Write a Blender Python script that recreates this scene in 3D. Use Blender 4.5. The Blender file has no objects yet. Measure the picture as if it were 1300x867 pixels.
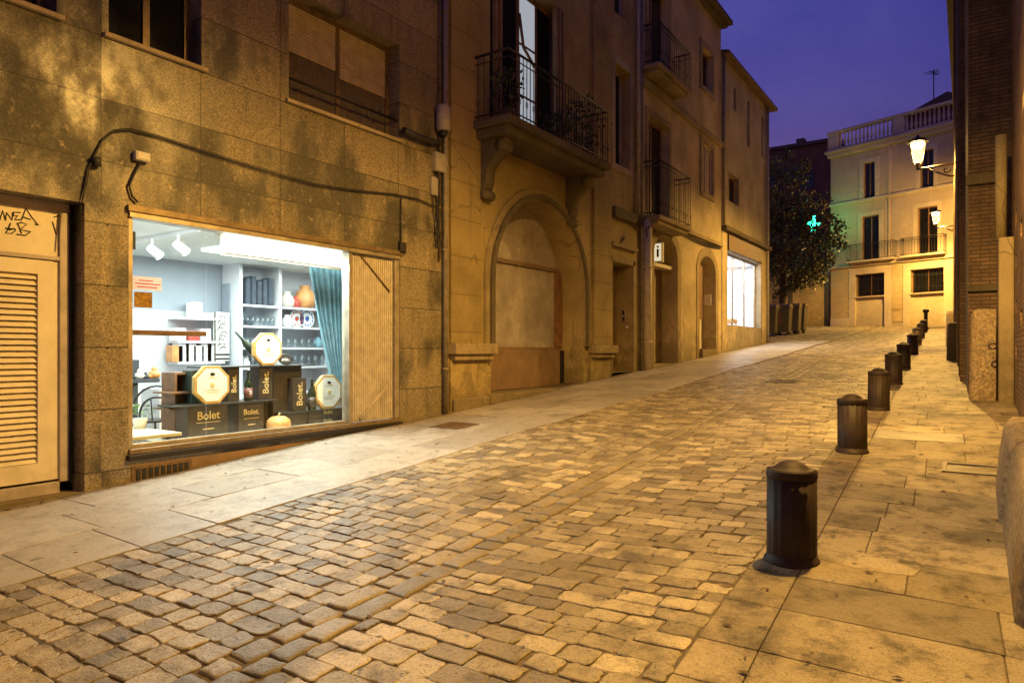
import bpy, bmesh, math, random
from mathutils import Vector, Matrix, Euler
R = random.Random(7)
sc = bpy.context.scene
C = sc.collection
rad = math.radians
PI = math.pi

# ------------------------------------------------------------------ site survey (street runs along +Y, 6.5 % uphill)
SL = 0.0648
EYE = 1.56
FPX = 867.0
YAW = math.atan(590 / FPX)
CT, ST = math.cos(YAW), math.sin(YAW)
W = -7.1                                    # plane of the facades opposite
def ray(px, py):
    a = (px - 650) / FPX; b = (445 - py) / FPX
    return (-ST + CT * a, CT + ST * a, b)
def onX(px, py, X):
    x, y, z = ray(px, py); t = X / x
    return t * y, EYE + t * z
def gnd(px, py):
    x, y, z = ray(px, py); t = EYE / (-z + SL * y)
    return t * x, t * y
def zg(y): return SL * y

# ------------------------------------------------------------------ materials
def newmat(name):
    m = bpy.data.materials.new(name); m.use_nodes = True
    nt = m.node_tree; nt.nodes.clear()
    return m, nt, nt.nodes, nt.links
def math_node(nt, op, a, b=None, c=None, clamp=False):
    n = nt.nodes.new('ShaderNodeMath'); n.operation = op; n.use_clamp = clamp
    for i, v in enumerate((a, b, c)):
        if v is None: continue
        if isinstance(v, (int, float)): n.inputs[i].default_value = v
        else: nt.links.new(v, n.inputs[i])
    return n.outputs[0]
def mixc(nt, f, a, b, blend='MIX'):
    n = nt.nodes.new('ShaderNodeMix'); n.data_type = 'RGBA'; n.blend_type = blend
    for s, v in ((n.inputs[0], f), (n.inputs[6], a), (n.inputs[7], b)):
        if isinstance(v, (int, float)): s.default_value = v
        elif isinstance(v, tuple): s.default_value = (*v[:3], 1)
        else: nt.links.new(v, s)
    return n.outputs[2]
def noise(nt, scale, detail=4, rough=.6, vec=None, dist=0):
    n = nt.nodes.new('ShaderNodeTexNoise'); n.inputs['Scale'].default_value = scale
    n.inputs['Detail'].default_value = detail; n.inputs['Roughness'].default_value = rough
    n.inputs['Distortion'].default_value = dist
    if vec is None:
        g = nt.nodes.new('ShaderNodeNewGeometry'); vec = g.outputs['Position']
    nt.links.new(vec, n.inputs['Vector'])
    return n.outputs['Fac']
def ramp(nt, f, lo, hi):
    n = nt.nodes.new('ShaderNodeMapRange'); n.interpolation_type = 'SMOOTHSTEP'
    n.inputs[1].default_value = lo; n.inputs[2].default_value = hi
    nt.links.new(f, n.inputs[0])
    return n.outputs[0]
def pos(nt):
    g = nt.nodes.new('ShaderNodeNewGeometry'); s = nt.nodes.new('ShaderNodeSeparateXYZ')
    nt.links.new(g.outputs['Position'], s.inputs[0])
    return s.outputs[0], s.outputs[1], s.outputs[2], g
def finish(nt, col, rough=.7, bump=None, bstr=.3, bdist=.01, metal=0, spec=.5):
    p = nt.nodes.new('ShaderNodeBsdfPrincipled'); o = nt.nodes.new('ShaderNodeOutputMaterial')
    if isinstance(col, tuple): p.inputs['Base Color'].default_value = (*col, 1)
    else: nt.links.new(col, p.inputs['Base Color'])
    if isinstance(rough, (int, float)): p.inputs['Roughness'].default_value = rough
    else: nt.links.new(rough, p.inputs['Roughness'])
    p.inputs['Metallic'].default_value = metal
    p.inputs['Specular IOR Level'].default_value = spec
    if bump is not None:
        b = nt.nodes.new('ShaderNodeBump'); b.inputs['Strength'].default_value = bstr; b.inputs['Distance'].default_value = bdist
        nt.links.new(bump, b.inputs['Height']); nt.links.new(b.outputs[0], p.inputs['Normal'])
    nt.links.new(p.outputs[0], o.inputs[0])
    return p
def plain(name, col, rough=.6, var=.25, scale=9., bstr=.15, metal=0, spec=.5, grime=0., bdist=.004):
    """A colour with uneven tone, a little relief and uneven gloss."""
    m, nt, N, L = newmat(name)
    f = noise(nt, scale, 6, .65)
    dark = tuple(c * (1 - var) for c in col); lite = tuple(min(1, c * (1 + var * .6)) for c in col)
    c = mixc(nt, ramp(nt, f, .3, .7), dark, lite)
    if grime:
        g = ramp(nt, noise(nt, scale * .22, 7, .7, dist=.6), .52, .72)
        c = mixc(nt, math_node(nt, 'MULTIPLY', g, grime), c, tuple(x * .3 for x in col))
    r = math_node(nt, 'MULTIPLY_ADD', f, .25, rough - .12, clamp=True)
    finish(nt, c, r, noise(nt, scale * 5, 5, .7), bstr, bdist, metal, spec)
    return m
def emit(name, col, s):
    m, nt, N, L = newmat(name)
    e = N.new('ShaderNodeEmission'); e.inputs[0].default_value = (*col, 1); e.inputs[1].default_value = s
    o = N.new('ShaderNodeOutputMaterial'); L.new(e.outputs[0], o.inputs[0])
    return m
def glass(name, tint=(1, 1, 1), gloss=.06, rough=.02):
    m, nt, N, L = newmat(name)
    t = N.new('ShaderNodeBsdfTransparent'); t.inputs[0].default_value = (*tint, 1)
    g = N.new('ShaderNodeBsdfGlossy'); g.inputs['Roughness'].default_value = rough
    fr = N.new('ShaderNodeFresnel'); fr.inputs[0].default_value = 1.35
    x = N.new('ShaderNodeMixShader'); o = N.new('ShaderNodeOutputMaterial')
    L.new(math_node(nt, 'MULTIPLY_ADD', fr.outputs[0], .38, gloss * .4, clamp=True), x.inputs[0])
    L.new(t.outputs[0], x.inputs[1]); L.new(g.outputs[0], x.inputs[2]); L.new(x.outputs[0], o.inputs[0])
    return m
def granite():
    m, nt, N, L = newmat('polished_granite_cladding')
    x, y, z, g = pos(nt)
    v = N.new('ShaderNodeTexVoronoi'); v.inputs['Scale'].default_value = 75; L.new(g.outputs['Position'], v.inputs['Vector'])
    sp = N.new('ShaderNodeSeparateColor'); L.new(v.outputs['Color'], sp.inputs[0])
    c = mixc(nt, sp.outputs[0], (.12, .098, .06), (.42, .35, .24))
    c = mixc(nt, ramp(nt, noise(nt, 160, 3), .5, .66), c, (.09, .075, .05))
    # each panel its own tone
    pz = math_node(nt, 'FLOOR', math_node(nt, 'DIVIDE', math_node(nt, 'SUBTRACT', z, .98), .61))
    py_ = math_node(nt, 'FLOOR', math_node(nt, 'DIVIDE', math_node(nt, 'SUBTRACT', y, 3.27), 1.04))
    cb = N.new('ShaderNodeCombineXYZ'); L.new(py_, cb.inputs[1]); L.new(pz, cb.inputs[2])
    wn = N.new('ShaderNodeTexWhiteNoise'); L.new(cb.outputs[0], wn.inputs['Vector'])
    c = mixc(nt, 1.0, c, mixc(nt, wn.outputs['Value'], (.8, .8, .8), (1.08, 1.05, 1.0)), 'MULTIPLY')
    # rain and soot stains, strongest in the band over the shop windows
    mpg = N.new('ShaderNodeMapping'); mpg.inputs['Scale'].default_value = (1, 1.25, .8); L.new(g.outputs['Position'], mpg.inputs[0])
    st = math_node(nt, 'MULTIPLY_ADD', math_node(nt, 'SUBTRACT', noise(nt, 22, 6, .75), .5), .14, noise(nt, 1.3, 6, .5, vec=mpg.outputs[0]))
    band = math_node(nt, 'SUBTRACT', 1, math_node(nt, 'MULTIPLY', math_node(nt, 'ABSOLUTE', math_node(nt, 'SUBTRACT', z, 3.45)), 1.15), clamp=True)
    spc = N.new('ShaderNodeSeparateColor'); L.new(wn.outputs['Color'], spc.inputs[0])
    pd = math_node(nt, 'MULTIPLY_ADD', math_node(nt, 'SUBTRACT', spc.outputs[1], .5), .20, st)
    s = ramp(nt, math_node(nt, 'MULTIPLY_ADD', band, .17, pd), .48, .70)
    s = math_node(nt, 'MULTIPLY', s, math_node(nt, 'MULTIPLY_ADD', noise(nt, 34, 5, .7), .9, .5), clamp=True)
    c = mixc(nt, math_node(nt, 'MULTIPLY', s, .9), c, (.034, .031, .024))
    mpd = N.new('ShaderNodeMapping'); mpd.inputs['Scale'].default_value = (4, 5, .5); L.new(g.outputs['Position'], mpd.inputs[0])
    fzd = math_node(nt, 'FRACT', math_node(nt, 'DIVIDE', math_node(nt, 'SUBTRACT', z, .975), .61))
    drip = math_node(nt, 'MULTIPLY', ramp(nt, math_node(nt, 'MULTIPLY_ADD', band, .10, noise(nt, 1, 7, .65, vec=mpd.outputs[0])), .48, .68), math_node(nt, 'POWER', fzd, .8))
    c = mixc(nt, math_node(nt, 'MULTIPLY', drip, .6), c, (.05, .042, .028))
    wz = ramp(nt, noise(nt, 9, 6, .7), .58, .68)
    c = mixc(nt, math_node(nt, 'MULTIPLY', math_node(nt, 'MULTIPLY', wz, band), .55), c, (.5, .4, .26))
    # open joints
    fz = math_node(nt, 'FRACT', math_node(nt, 'DIVIDE', math_node(nt, 'SUBTRACT', z, .975), .61))
    fy = math_node(nt, 'FRACT', math_node(nt, 'DIVIDE', math_node(nt, 'SUBTRACT', y, 3.266), 1.04))
    jz = math_node(nt, 'LESS_THAN', fz, .020)
    jy = math_node(nt, 'MULTIPLY', math_node(nt, 'LESS_THAN', fy, .011), math_node(nt, 'GREATER_THAN', z, 3.0))
    j = math_node(nt, 'MAXIMUM', jz, jy)
    c = mixc(nt, math_node(nt, 'MULTIPLY', j, .92), c, (.03, .024, .015))
    h = math_node(nt, 'SUBTRACT', math_node(nt, 'MULTIPLY', noise(nt, 130, 3), .15), j)
    finish(nt, c, math_node(nt, 'MULTIPLY_ADD', s, .35, .31), h, .26, .005, 0, .5)
    return m
def plaster(name, col, streak=.5, base_dirt=.5, joint=None, relief=.25, mottle=.38):
    m, nt, N, L = newmat(name)
    x, y, z, g = pos(nt)
    f = noise(nt, .8, 9, .62, dist=.15)
    lo = 1 - mottle
    c = mixc(nt, ramp(nt, f, .3, .7), tuple(q * lo for q in col), tuple(min(1, q * 1.1) for q in col))
    fine = noise(nt, 24, 7, .72)
    c = mixc(nt, ramp(nt, fine, .3, .7), mixc(nt, 1.0, c, (.78, .76, .72), 'MULTIPLY'), c)
    rp = N.new('ShaderNodeTexVoronoi'); rp.inputs['Scale'].default_value = .55; rp.inputs['Randomness'].default_value = 1
    mpv = N.new('ShaderNodeMapping'); mpv.inputs['Scale'].default_value = (1, 1, 1.3); L.new(g.outputs['Position'], mpv.inputs[0]); L.new(mpv.outputs[0], rp.inputs['Vector'])
    sr = N.new('ShaderNodeSeparateColor'); L.new(rp.outputs['Color'], sr.inputs[0])
    patch = math_node(nt, 'MULTIPLY', math_node(nt, 'GREATER_THAN', sr.outputs[0], .78), ramp(nt, noise(nt, 3, 4, .6), .45, .5))
    c = mixc(nt, math_node(nt, 'MULTIPLY', patch, mottle), c, tuple(q * .8 for q in col))
    crk = N.new('ShaderNodeTexVoronoi'); crk.feature = 'DISTANCE_TO_EDGE'; crk.inputs['Scale'].default_value = .7
    wv = N.new('ShaderNodeMix'); wv.data_type = 'VECTOR'; wv.inputs[0].default_value = .22; nz = N.new('ShaderNodeTexNoise'); nz.inputs['Scale'].default_value = 3; nz.inputs['Detail'].default_value = 6
    L.new(g.outputs['Position'], nz.inputs['Vector']); L.new(g.outputs['Position'], wv.inputs[4]); L.new(nz.outputs['Color'], wv.inputs[5]); L.new(wv.outputs[1], crk.inputs['Vector'])
    ck = math_node(nt, 'MULTIPLY', math_node(nt, 'LESS_THAN', crk.outputs['Distance'], .006), ramp(nt, f, .48, .56))
    c = mixc(nt, math_node(nt, 'MULTIPLY', ck, .55), c, tuple(q * .25 for q in col))
    mp = N.new('ShaderNodeMapping'); mp.inputs['Scale'].default_value = (5, 5, .45); L.new(g.outputs['Position'], mp.inputs[0])
    s = ramp(nt, noise(nt, 1, 6, .65, vec=mp.outputs[0]), .53, .72)
    c = mixc(nt, math_node(nt, 'MULTIPLY', s, streak), c, tuple(q * .35 for q in col))
    low = math_node(nt, 'SUBTRACT', z, math_node(nt, 'MULTIPLY', y, SL))
    d = ramp(nt, math_node(nt, 'SUBTRACT', noise(nt, 3.5, 7, .7), math_node(nt, 'MULTIPLY', low, .25)), .25, .5)
    c = mixc(nt, math_node(nt, 'MULTIPLY', d, base_dirt), c, tuple(q * .28 for q in col))
    h = noise(nt, 45, 6, .7)
    if joint:
        fz = math_node(nt, 'FRACT', math_node(nt, 'DIVIDE', z, joint))
        j = math_node(nt, 'LESS_THAN', fz, .03)
        c = mixc(nt, math_node(nt, 'MULTIPLY', j, .6), c, tuple(q * .3 for q in col))
        h = math_node(nt, 'SUBTRACT', math_node(nt, 'MULTIPLY', h, .4), j)
    finish(nt, c, .82, h, relief, .012, 0, .3)
    return m
def brick(name, c1, c2, mortar):
    m, nt, N, L = newmat(name)
    x, y, z, g = pos(nt)
    cb = N.new('ShaderNodeCombineXYZ'); L.new(math_node(nt, 'ADD', x, y), cb.inputs[0]); L.new(z, cb.inputs[1])
    b = N.new('ShaderNodeTexBrick'); L.new(cb.outputs[0], b.inputs[0])
    b.inputs['Color1'].default_value = (*c1, 1); b.inputs['Color2'].default_value = (*c2, 1); b.inputs['Mortar'].default_value = (*mortar, 1)
    b.inputs['Scale'].default_value = 1; b.inputs['Brick Width'].default_value = .25; b.inputs['Row Height'].default_value = .062
    b.inputs['Mortar Size'].default_value = .009; b.inputs['Bias'].default_value = 0
    c = mixc(nt, ramp(nt, noise(nt, 2.2, 7, .7), .35, .75), b.outputs['Color'], tuple(q * .35 for q in c1))
    h = math_node(nt, 'SUBTRACT', math_node(nt, 'MULTIPLY', noise(nt, 40, 5), .5), b.outputs['Fac'])
    finish(nt, c, .8, h, .7, .012)
    return m
def paving(name, c1, c2, dirt, rough=.45, speck=40, bstr=.3, tint=None, wear=.6, rvar=.3, foot=None):
    """Stone laid piece by piece: every piece its own tone (random per loose island), pitted and dirty."""
    m, nt, N, L = newmat(name)
    g = N.new('ShaderNodeNewGeometry'); rnd = g.outputs['Random Per Island']
    c = mixc(nt, rnd, c1, c2)
    if tint:
        r2 = math_node(nt, 'FRACT', math_node(nt, 'MULTIPLY', rnd, 17.31))
        c = mixc(nt, math_node(nt, 'MULTIPLY', math_node(nt, 'GREATER_THAN', r2, .86), .7), c, tint)
        r3 = math_node(nt, 'FRACT', math_node(nt, 'MULTIPLY', rnd, 41.7))
        c = mixc(nt, math_node(nt, 'MULTIPLY', math_node(nt, 'GREATER_THAN', r3, .84), .55), c, tuple(min(1, q * 1.45) for q in c2))
    n1 = noise(nt, 4.5, 8, .7); n2 = noise(nt, speck, 5, .75)
    c = mixc(nt, math_node(nt, 'MULTIPLY', ramp(nt, n1, .45, .7), wear), c, dirt)
    c = mixc(nt, math_node(nt, 'MULTIPLY', ramp(nt, n2, .52, .7), .5), c, tuple(q * .45 for q in c1))
    sp = ramp(nt, noise(nt, 11, 3, .55), .66, .72)
    c = mixc(nt, math_node(nt, 'MULTIPLY', sp, .75), c, tuple(q * .3 for q in dirt))
    pit = ramp(nt, noise(nt, speck * 2.6, 3, .6), .60, .68)
    c = mixc(nt, math_node(nt, 'MULTIPLY', pit, .55), c, tuple(q * .35 for q in dirt))
    blot = ramp(nt, noise(nt, .9, 6, .65, dist=.4), .52, .70)
    c = mixc(nt, math_node(nt, 'MULTIPLY', blot, wear * .75), c, tuple(q * .6 for q in dirt))
    if foot:
        X = pos(nt)[0]
        fm = ramp(nt, math_node(nt, 'SUBTRACT', math_node(nt, 'MULTIPLY', noise(nt, 4, 6, .7), .42), math_node(nt, 'SUBTRACT', X, foot)), .0, .14)
        c = mixc(nt, math_node(nt, 'MULTIPLY', fm, .7), c, (.10, .07, .035))
    r = math_node(nt, 'MULTIPLY_ADD', n1, rvar, rough - rvar * .5, clamp=True)
    h = math_node(nt, 'ADD', math_node(nt, 'MULTIPLY', n2, .6), math_node(nt, 'SUBTRACT', math_node(nt, 'MULTIPLY', noise(nt, speck * .3, 4, .6), 1.0), math_node(nt, 'MULTIPLY', pit, .5)))
    finish(nt, c, r, h, bstr, .012, 0, .5)
    return m

M = {}
M['granite'] = granite()
M['sand_plaster'] = plaster('ochre_render', (.42, .325, .155), .55, .6)
M['pilaster'] = plaster('banded_render', (.36, .275, .125), .4, .5, .62)
M['cream_plaster'] = plaster('cream_render', (.55, .45, .27), .35, .5)
M['grey_plaster'] = plaster('grey_render', (.44, .38, .27), .4, .45)
M['far_plaster'] = plaster('pale_yellow_render', (.62, .53, .36), .15, .25, mottle=.14)
M['far_upper'] = plaster('pale_pink_render', (.58, .47, .34), .15, .1, mottle=.14)
M['far_trim'] = plaster('pale_trim', (.68, .58, .42), .15, .1, mottle=.14)
M['far_band'] = plaster('banded_pale_render', (.60, .47, .26), .15, .2, .36, mottle=.14)
M['yellow_wall'] = plaster('yellow_lane_wall', (.60, .44, .19), .4, .6)
M['dark_block'] = plaster('dull_brown_render', (.26, .115, .055), .3, .2)
M['stone'] = plaster('worn_sandstone', (.36, .285, .165), .5, .5)
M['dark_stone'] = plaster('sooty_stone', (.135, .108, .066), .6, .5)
M['guard_stone'] = plain('rough_guard_stone', (.36, .265, .155), .75, .55, 26, .9, grime=.7, bdist=.012)
M['pale_stone'] = plaster('pale_limestone', (.5, .40, .24), .4, .4)
M['brick'] = brick('old_brick', (.22, .115, .055), (.36, .20, .09), (.09, .07, .045))
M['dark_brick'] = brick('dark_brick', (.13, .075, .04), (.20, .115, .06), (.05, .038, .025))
M['cobble'] = paving('granite_setts', (.19, .152, .088), (.43, .36, .235), (.10, .077, .043), .5, 38, 1.0, (.17, .14, .105), .85, .4)
M['gutter'] = paving('gutter_setts', (.18, .145, .085), (.36, .30, .20), (.09, .07, .04), .5, 34, 1.0, None, .6)
M['slab'] = paving('pale_paving_slab', (.34, .31, .27), (.50, .47, .42), (.24, .205, .16), .46, 26, .4, None, .75, .3, W)
M['walk'] = paving('worn_paving_slab', (.22, .175, .108), (.34, .275, .175), (.075, .056, .032), .62, 46, 1.0, (.13, .10, .06), 1.0, .4)
M['darkslab'] = paving('dark_stone_strip', (.06, .047, .03), (.09, .07, .045), (.07, .055, .035), .5, 22, .6)
M['mortar'] = plain('sandy_joint_filling', (.115, .083, .045), .85, .5, 14, .6, bdist=.01)
M['ground'] = plain('dark_earth', (.08, .065, .05), .9)
M['iron'] = plain('black_iron', (.022, .018, .016), .5, .3, 20, .1, .3)
M['bollard'] = plain('brown_black_bollard_paint', (.034, .021, .016), .6, .4, 6, .2, .1, spec=.3, grime=.6)
M['rust'] = plain('rusty_iron', (.14, .085, .045), .7, .5, 14, .4)
M['cover'] = plain('cast_iron_cover', (.10, .085, .065), .5, .4, 20, .5, .3)
M['alu'] = plain('dull_aluminium', (.42, .36, .27), .4, .25, 6, .1, .6)
M['bronze'] = plain('bronze_frame', (.22, .16, .09), .4, .3, 9, .1, .5)
M['cream_paint'] = plain('cream_door_paint', (.70, .62, .47), .45, .1, 5, .06, grime=.25)
M['grey_paint'] = plain('mauve_grey_paint', (.42, .36, .32), .5, .2, 6, .08, grime=.3)
M['shutter'] = plain('beige_shutter_slats', (.45, .38, .28), .5, .2, 8, .08, grime=.3)
M['concertina'] = plain('beige_folding_metal', (.44, .385, .30), .5, .2, 8, .1, grime=.4)
M['brown_board'] = plain('brown_painted_board', (.23, .145, .085), .6, .25, 2.5, .15, grime=.4)
M['dusty_board'] = plain('dusty_glazed_board', (.40, .35, .315), .25, .3, 1.6, .1, grime=.5)
M['pale_board'] = plain('pale_board', (.46, .41, .29), .5, .2, 2, .1)
M['wood'] = plain('brown_wood', (.20, .10, .05), .5, .4, 6, .12)
M['door_wood'] = plain('ochre_wood_door', (.25, .17, .08), .55, .35, 3, .15)
M['pane'] = plain('dark_window_glass', (.010, .010, .012), .12, .3, 3, .02)
M['dim_curtain'] = plain('dark_curtain', (.10, .075, .05), .8, .3, 14, .2)
M['pipe_grey'] = plain('grey_drainpipe', (.23, .19, .14), .5, .3, 8, .1, grime=.4)
M['pipe_pale'] = plain('pale_drainpipe', (.55, .46, .32), .55, .2, 5, .1, grime=.35)
M['cable'] = plain('black_cable', (.018, .015, .012), .6)
M['white_box'] = plain('off_white_plastic', (.62, .57, .48), .5, .15, 6, .06, grime=.25)
M['grey_box'] = plain('grey_plastic', (.36, .32, .26), .55, .2, 6, .06, grime=.3)
M['white'] = plain('white_interior_paint', (.66, .67, .71), .6, .05, 3, .04)
M['blue_grey'] = plain('blue_grey_interior_paint', (.30, .34, .40), .6, .06, 2, .04)
M['ceil'] = plain('ceiling_paint', (.66, .70, .70), .7, .05, 2, .04)
M['floor_in'] = plain('shop_floor', (.4, .38, .34), .4, .15, 3, .05)
M['carton'] = plain('dark_brown_carton', (.045, .033, .024), .45, .25, 10, .05)
M['carton_green'] = plain('dark_green_carton', (.03, .055, .042), .45, .25, 10, .05)
M['slate'] = plain('slate_plank', (.035, .036, .034), .35, .2, 10, .06)
M['gold'] = plain('gold_lettering', (.62, .47, .22), .4, .1, 20, 0)
M['gold_rim'] = plain('gilt_wood_rim', (.55, .33, .10), .35, .2, 12, .05)
M['face'] = plain('ivory_face', (.85, .82, .74), .4, .04, 5, 0)
M['black'] = plain('matt_black', (.012, .012, .012), .5)
M['bottle'] = plain('dark_green_bottle_glass', (.012, .02, .010), .06, .2, 5, 0)
M['label_red'] = plain('bottle_label', (.16, .05, .04), .5)
M['pumpkin'] = plain('orange_pumpkin_skin', (.62, .33, .12), .5, .2, 7, .1)
M['stalk'] = plain('dry_stalk', (.45, .36, .2), .7)
M['teal'] = plain('teal_curtain_cloth', (.19, .36, .44), .75, .25, 6, .15)
M['navy'] = plain('navy_cloth', (.05, .065, .09), .8, .3, 9, .2)
M['cream_top'] = plain('cream_table_top', (.72, .66, .50), .4, .06, 4, .02)
M['paper'] = plain('pink_paper', (.86, .76, .68), .7, .05, 9, 0)
m, nt, N, L = newmat('backlit_paper')
p1 = N.new('ShaderNodeBsdfDiffuse'); p1.inputs[0].default_value = (.8, .68, .6, 1); p2 = N.new('ShaderNodeBsdfTranslucent'); p2.inputs[0].default_value = (.85, .72, .66, 1)
x = N.new('ShaderNodeMixShader'); x.inputs[0].default_value = .65; o = N.new('ShaderNodeOutputMaterial'); L.new(p1.outputs[0], x.inputs[1]); L.new(p2.outputs[0], x.inputs[2]); L.new(x.outputs[0], o.inputs[0]); M['thin_paper'] = m
M['red'] = plain('red_paint', (.5, .07, .05), .5)
M['blue'] = plain('blue_paint', (.06, .12, .42), .5)
M['photo'] = plain('amber_photo_print', (.30, .17, .03), .4, .6, 25, 0)
M['china'] = plain('white_china', (.8, .8, .78), .2, .05, 5, 0)
M['orange'] = plain('orange_toy', (.6, .28, .1), .5)
M['leafy'] = plain('green_leaves', (.10, .2, .05), .6)
M['clear'] = glass('shop_glass', (.97, 1, .985), .05)
m, nt, N, L = newmat('glowing_lantern_glass')
t = N.new('ShaderNodeBsdfTransparent'); e = N.new('ShaderNodeEmission'); e.inputs[0].default_value = (1, .60, .20, 1); e.inputs[1].default_value = 1.5
x = N.new('ShaderNodeAddShader'); o = N.new('ShaderNodeOutputMaterial'); L.new(t.outputs[0], x.inputs[0]); L.new(e.outputs[0], x.inputs[1]); L.new(x.outputs[0], o.inputs[0]); M['lamp_glass'] = m
M['tumbler'] = glass('tumbler_glass', (.93, .96, .97), .10, .05)
M['bin'] = plain('grey_green_bin_plastic', (.075, .065, .05), .5, .25, 5, .08, grime=.4)
M['bin_lid'] = plain('brown_bin_lid', (.16, .11, .07), .5, .25, 5, .08)
M['rubber'] = plain('black_rubber', (.015, .015, .015), .8)
M['leaf'] = plain('dark_tree_leaf', (.10, .105, .035), .5, .5, 1.3, .1)
M['litter'] = plain('dry_leaf', (.09, .055, .03), .8, .5, 6)
M['bark'] = plain('brown_bark', (.12, .085, .055), .85, .4, 12, .6)
M['plant'] = plain('balcony_plant_leaf', (.045, .055, .02), .6, .4, 3, .1)
M['fascia'] = plain('brown_sign_fascia', (.10, .045, .025), .5, .45, 2.2, .1, grime=.4)
M['rooftile'] = plain('terracotta_tiles', (.15, .095, .06), .8, .3, 9, .4)
M['bulb'] = emit('sodium_bulb', (1, .66, .28), 60)
M['tube'] = emit('cool_tube_light', (.93, 1, .95), 5.5)
M['spot_on'] = emit('spot_bulb', (.95, 1, .97), 14)
M['lit_curtain'] = emit('lit_room_window', (.86, .90, 1.0), .42)
M['lit_sign'] = emit('lit_sign_panel', (1, .86, .55), .75)
M['cross'] = emit('green_neon', (.02, 1, .42), 16)

# ------------------------------------------------------------------ mesh helpers
ORG = {}                                     # object -> origin its children's coordinates are measured from
class MB:
    def __init__(s): s.v = []; s.f = []; s.sm = []
    def add(s, vs, fs, smooth=False):
        b = len(s.v); s.v += [tuple(q) for q in vs]
        for f in fs: s.f.append([b + i for i in f]); s.sm.append(smooth)
    def box(s, x0, x1, y0, y1, z0, z1, fn=None):
        vs = [(x0,y0,z0),(x1,y0,z0),(x1,y1,z0),(x0,y1,z0),(x0,y0,z1),(x1,y0,z1),(x1,y1,z1),(x0,y1,z1)]
        if fn: vs = [fn(*q) for q in vs]
        s.add(vs, [(3,2,1,0),(4,5,6,7),(0,1,5,4),(1,2,6,5),(2,3,7,6),(3,0,4,7)]); return s
    def quad(s, *p): s.add(p, [tuple(range(len(p)))]); return s
    def prism(s, pts, ext, smooth=False):
        """closed outline pts (3-D) swept by vector ext"""
        n = len(pts); e = Vector(ext); P = [Vector(p) for p in pts]
        s.add(P + [p + e for p in P], [tuple(range(n))[::-1], tuple(range(n, 2*n))], False)
        b = len(s.v) - 2*n
        for i in range(n):
            j = (i+1) % n; s.f.append([b+i, b+j, b+n+j, b+n+i]); s.sm.append(smooth)
        return s
    def tube(s, pts, r, n=8, cap=True):
        P = [Vector(p) for p in pts]; rs = r if isinstance(r, (list, tuple)) else [r]*len(P)
        b = len(s.v); up = None
        for i, p in enumerate(P):
            d = (P[min(i+1, len(P)-1)] - P[max(i-1, 0)]).normalized()
            if up is None: up = Vector((0,0,1)) if abs(d.z) < .9 else Vector((1,0,0))
            a = d.cross(up).normalized(); up = a.cross(d).normalized()
            for k in range(n):
                t = 2*PI*k/n; s.v.append(tuple(p + (a*math.cos(t) + up*math.sin(t))*rs[i]))
        for i in range(len(P)-1):
            for k in range(n):
                k2 = (k+1) % n
                s.f.append([b+i*n+k, b+i*n+k2, b+(i+1)*n+k2, b+(i+1)*n+k]); s.sm.append(n > 5)
        if cap:
            s.f.append([b+k for k in range(n)][::-1]); s.sm.append(False)
            s.f.append([b+(len(P)-1)*n+k for k in range(n)]); s.sm.append(False)
        return s
    def lathe(s, prof, c, n=24, flute=None, smooth=True):
        b = len(s.v)
        for r, z in prof:
            for k in range(n):
                t = 2*PI*k/n; q = r * (flute(k, r, z) if flute else 1)
                s.v.append((c[0]+q*math.cos(t), c[1]+q*math.sin(t), c[2]+z))
        for i in range(len(prof)-1):
            for k in range(n):
                k2 = (k+1) % n
                s.f.append([b+i*n+k, b+i*n+k2, b+(i+1)*n+k2, b+(i+1)*n+k]); s.sm.append(smooth)
        s.f.append([b+k for k in range(n)][::-1]); s.sm.append(False)
        s.f.append([b+(len(prof)-1)*n+k for k in range(n)]); s.sm.append(False)
        return s
    def build(s, name, mat, parent=None, bevel=0, seg=2, origin=None):
        o0 = Vector(ORG[parent]) if parent else Vector(origin or (0,0,0))
        me = bpy.data.meshes.new(name)
        me.from_pydata([tuple(Vector(v) - o0) for v in s.v], [], s.f); me.update()
        me.polygons.foreach_set('use_smooth', s.sm)
        me.materials.append(mat if not isinstance(mat, str) else M[mat])
        o = bpy.data.objects.new(name, me); C.objects.link(o)
        if parent: o.parent = parent
        else: o.location = o0
        ORG[o] = tuple(o0)
        if bevel:
            bm = bmesh.new(); bm.from_mesh(me); bmesh.ops.remove_doubles(bm, verts=bm.verts, dist=1e-5)
            es = [e for e in bm.edges if len(e.link_faces) == 2 and e.calc_face_angle(0) > .6]
            bmesh.ops.bevel(bm, geom=es, offset=bevel, segments=seg, profile=.5, affect='EDGES', clamp_overlap=True)
            bm.to_mesh(me); bm.free()
        return o
def tag(o, label, cat, group=None, kind=None):
    o['label'] = label; o['category'] = cat
    if group: o['group'] = group
    if kind: o['kind'] = kind
    return o
def thing(name, label, cat, loc=(0,0,0), group=None, rotz=None):
    o = bpy.data.objects.new(name, None); C.objects.link(o); o.location = loc
    o.empty_display_size = .2
    if rotz is not None: o.rotation_euler = (0, 0, rotz); ORG[o] = (0,0,0)     # built in its own frame
    else: ORG[o] = tuple(loc)
    return tag(o, label, cat, group)
def struct(name, mb, mat, label=None):
    o = mb.build(name, mat); o['kind'] = 'structure'
    o['label'] = label or name.replace('_', ' '); o['category'] = name.replace('_', ' ')
    return o
def dup(root, loc, label, rotz=None):
    r = root.copy(); C.objects.link(r); r.location = loc; r['label'] = label
    if rotz is not None: r.rotation_euler = (0, 0, rotz)
    for ch in list(root.children):
        c = ch.copy(); C.objects.link(c); c.parent = r
        for g in list(ch.children):
            d = g.copy(); C.objects.link(d); d.parent = c
    return r
TXT = {}
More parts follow.
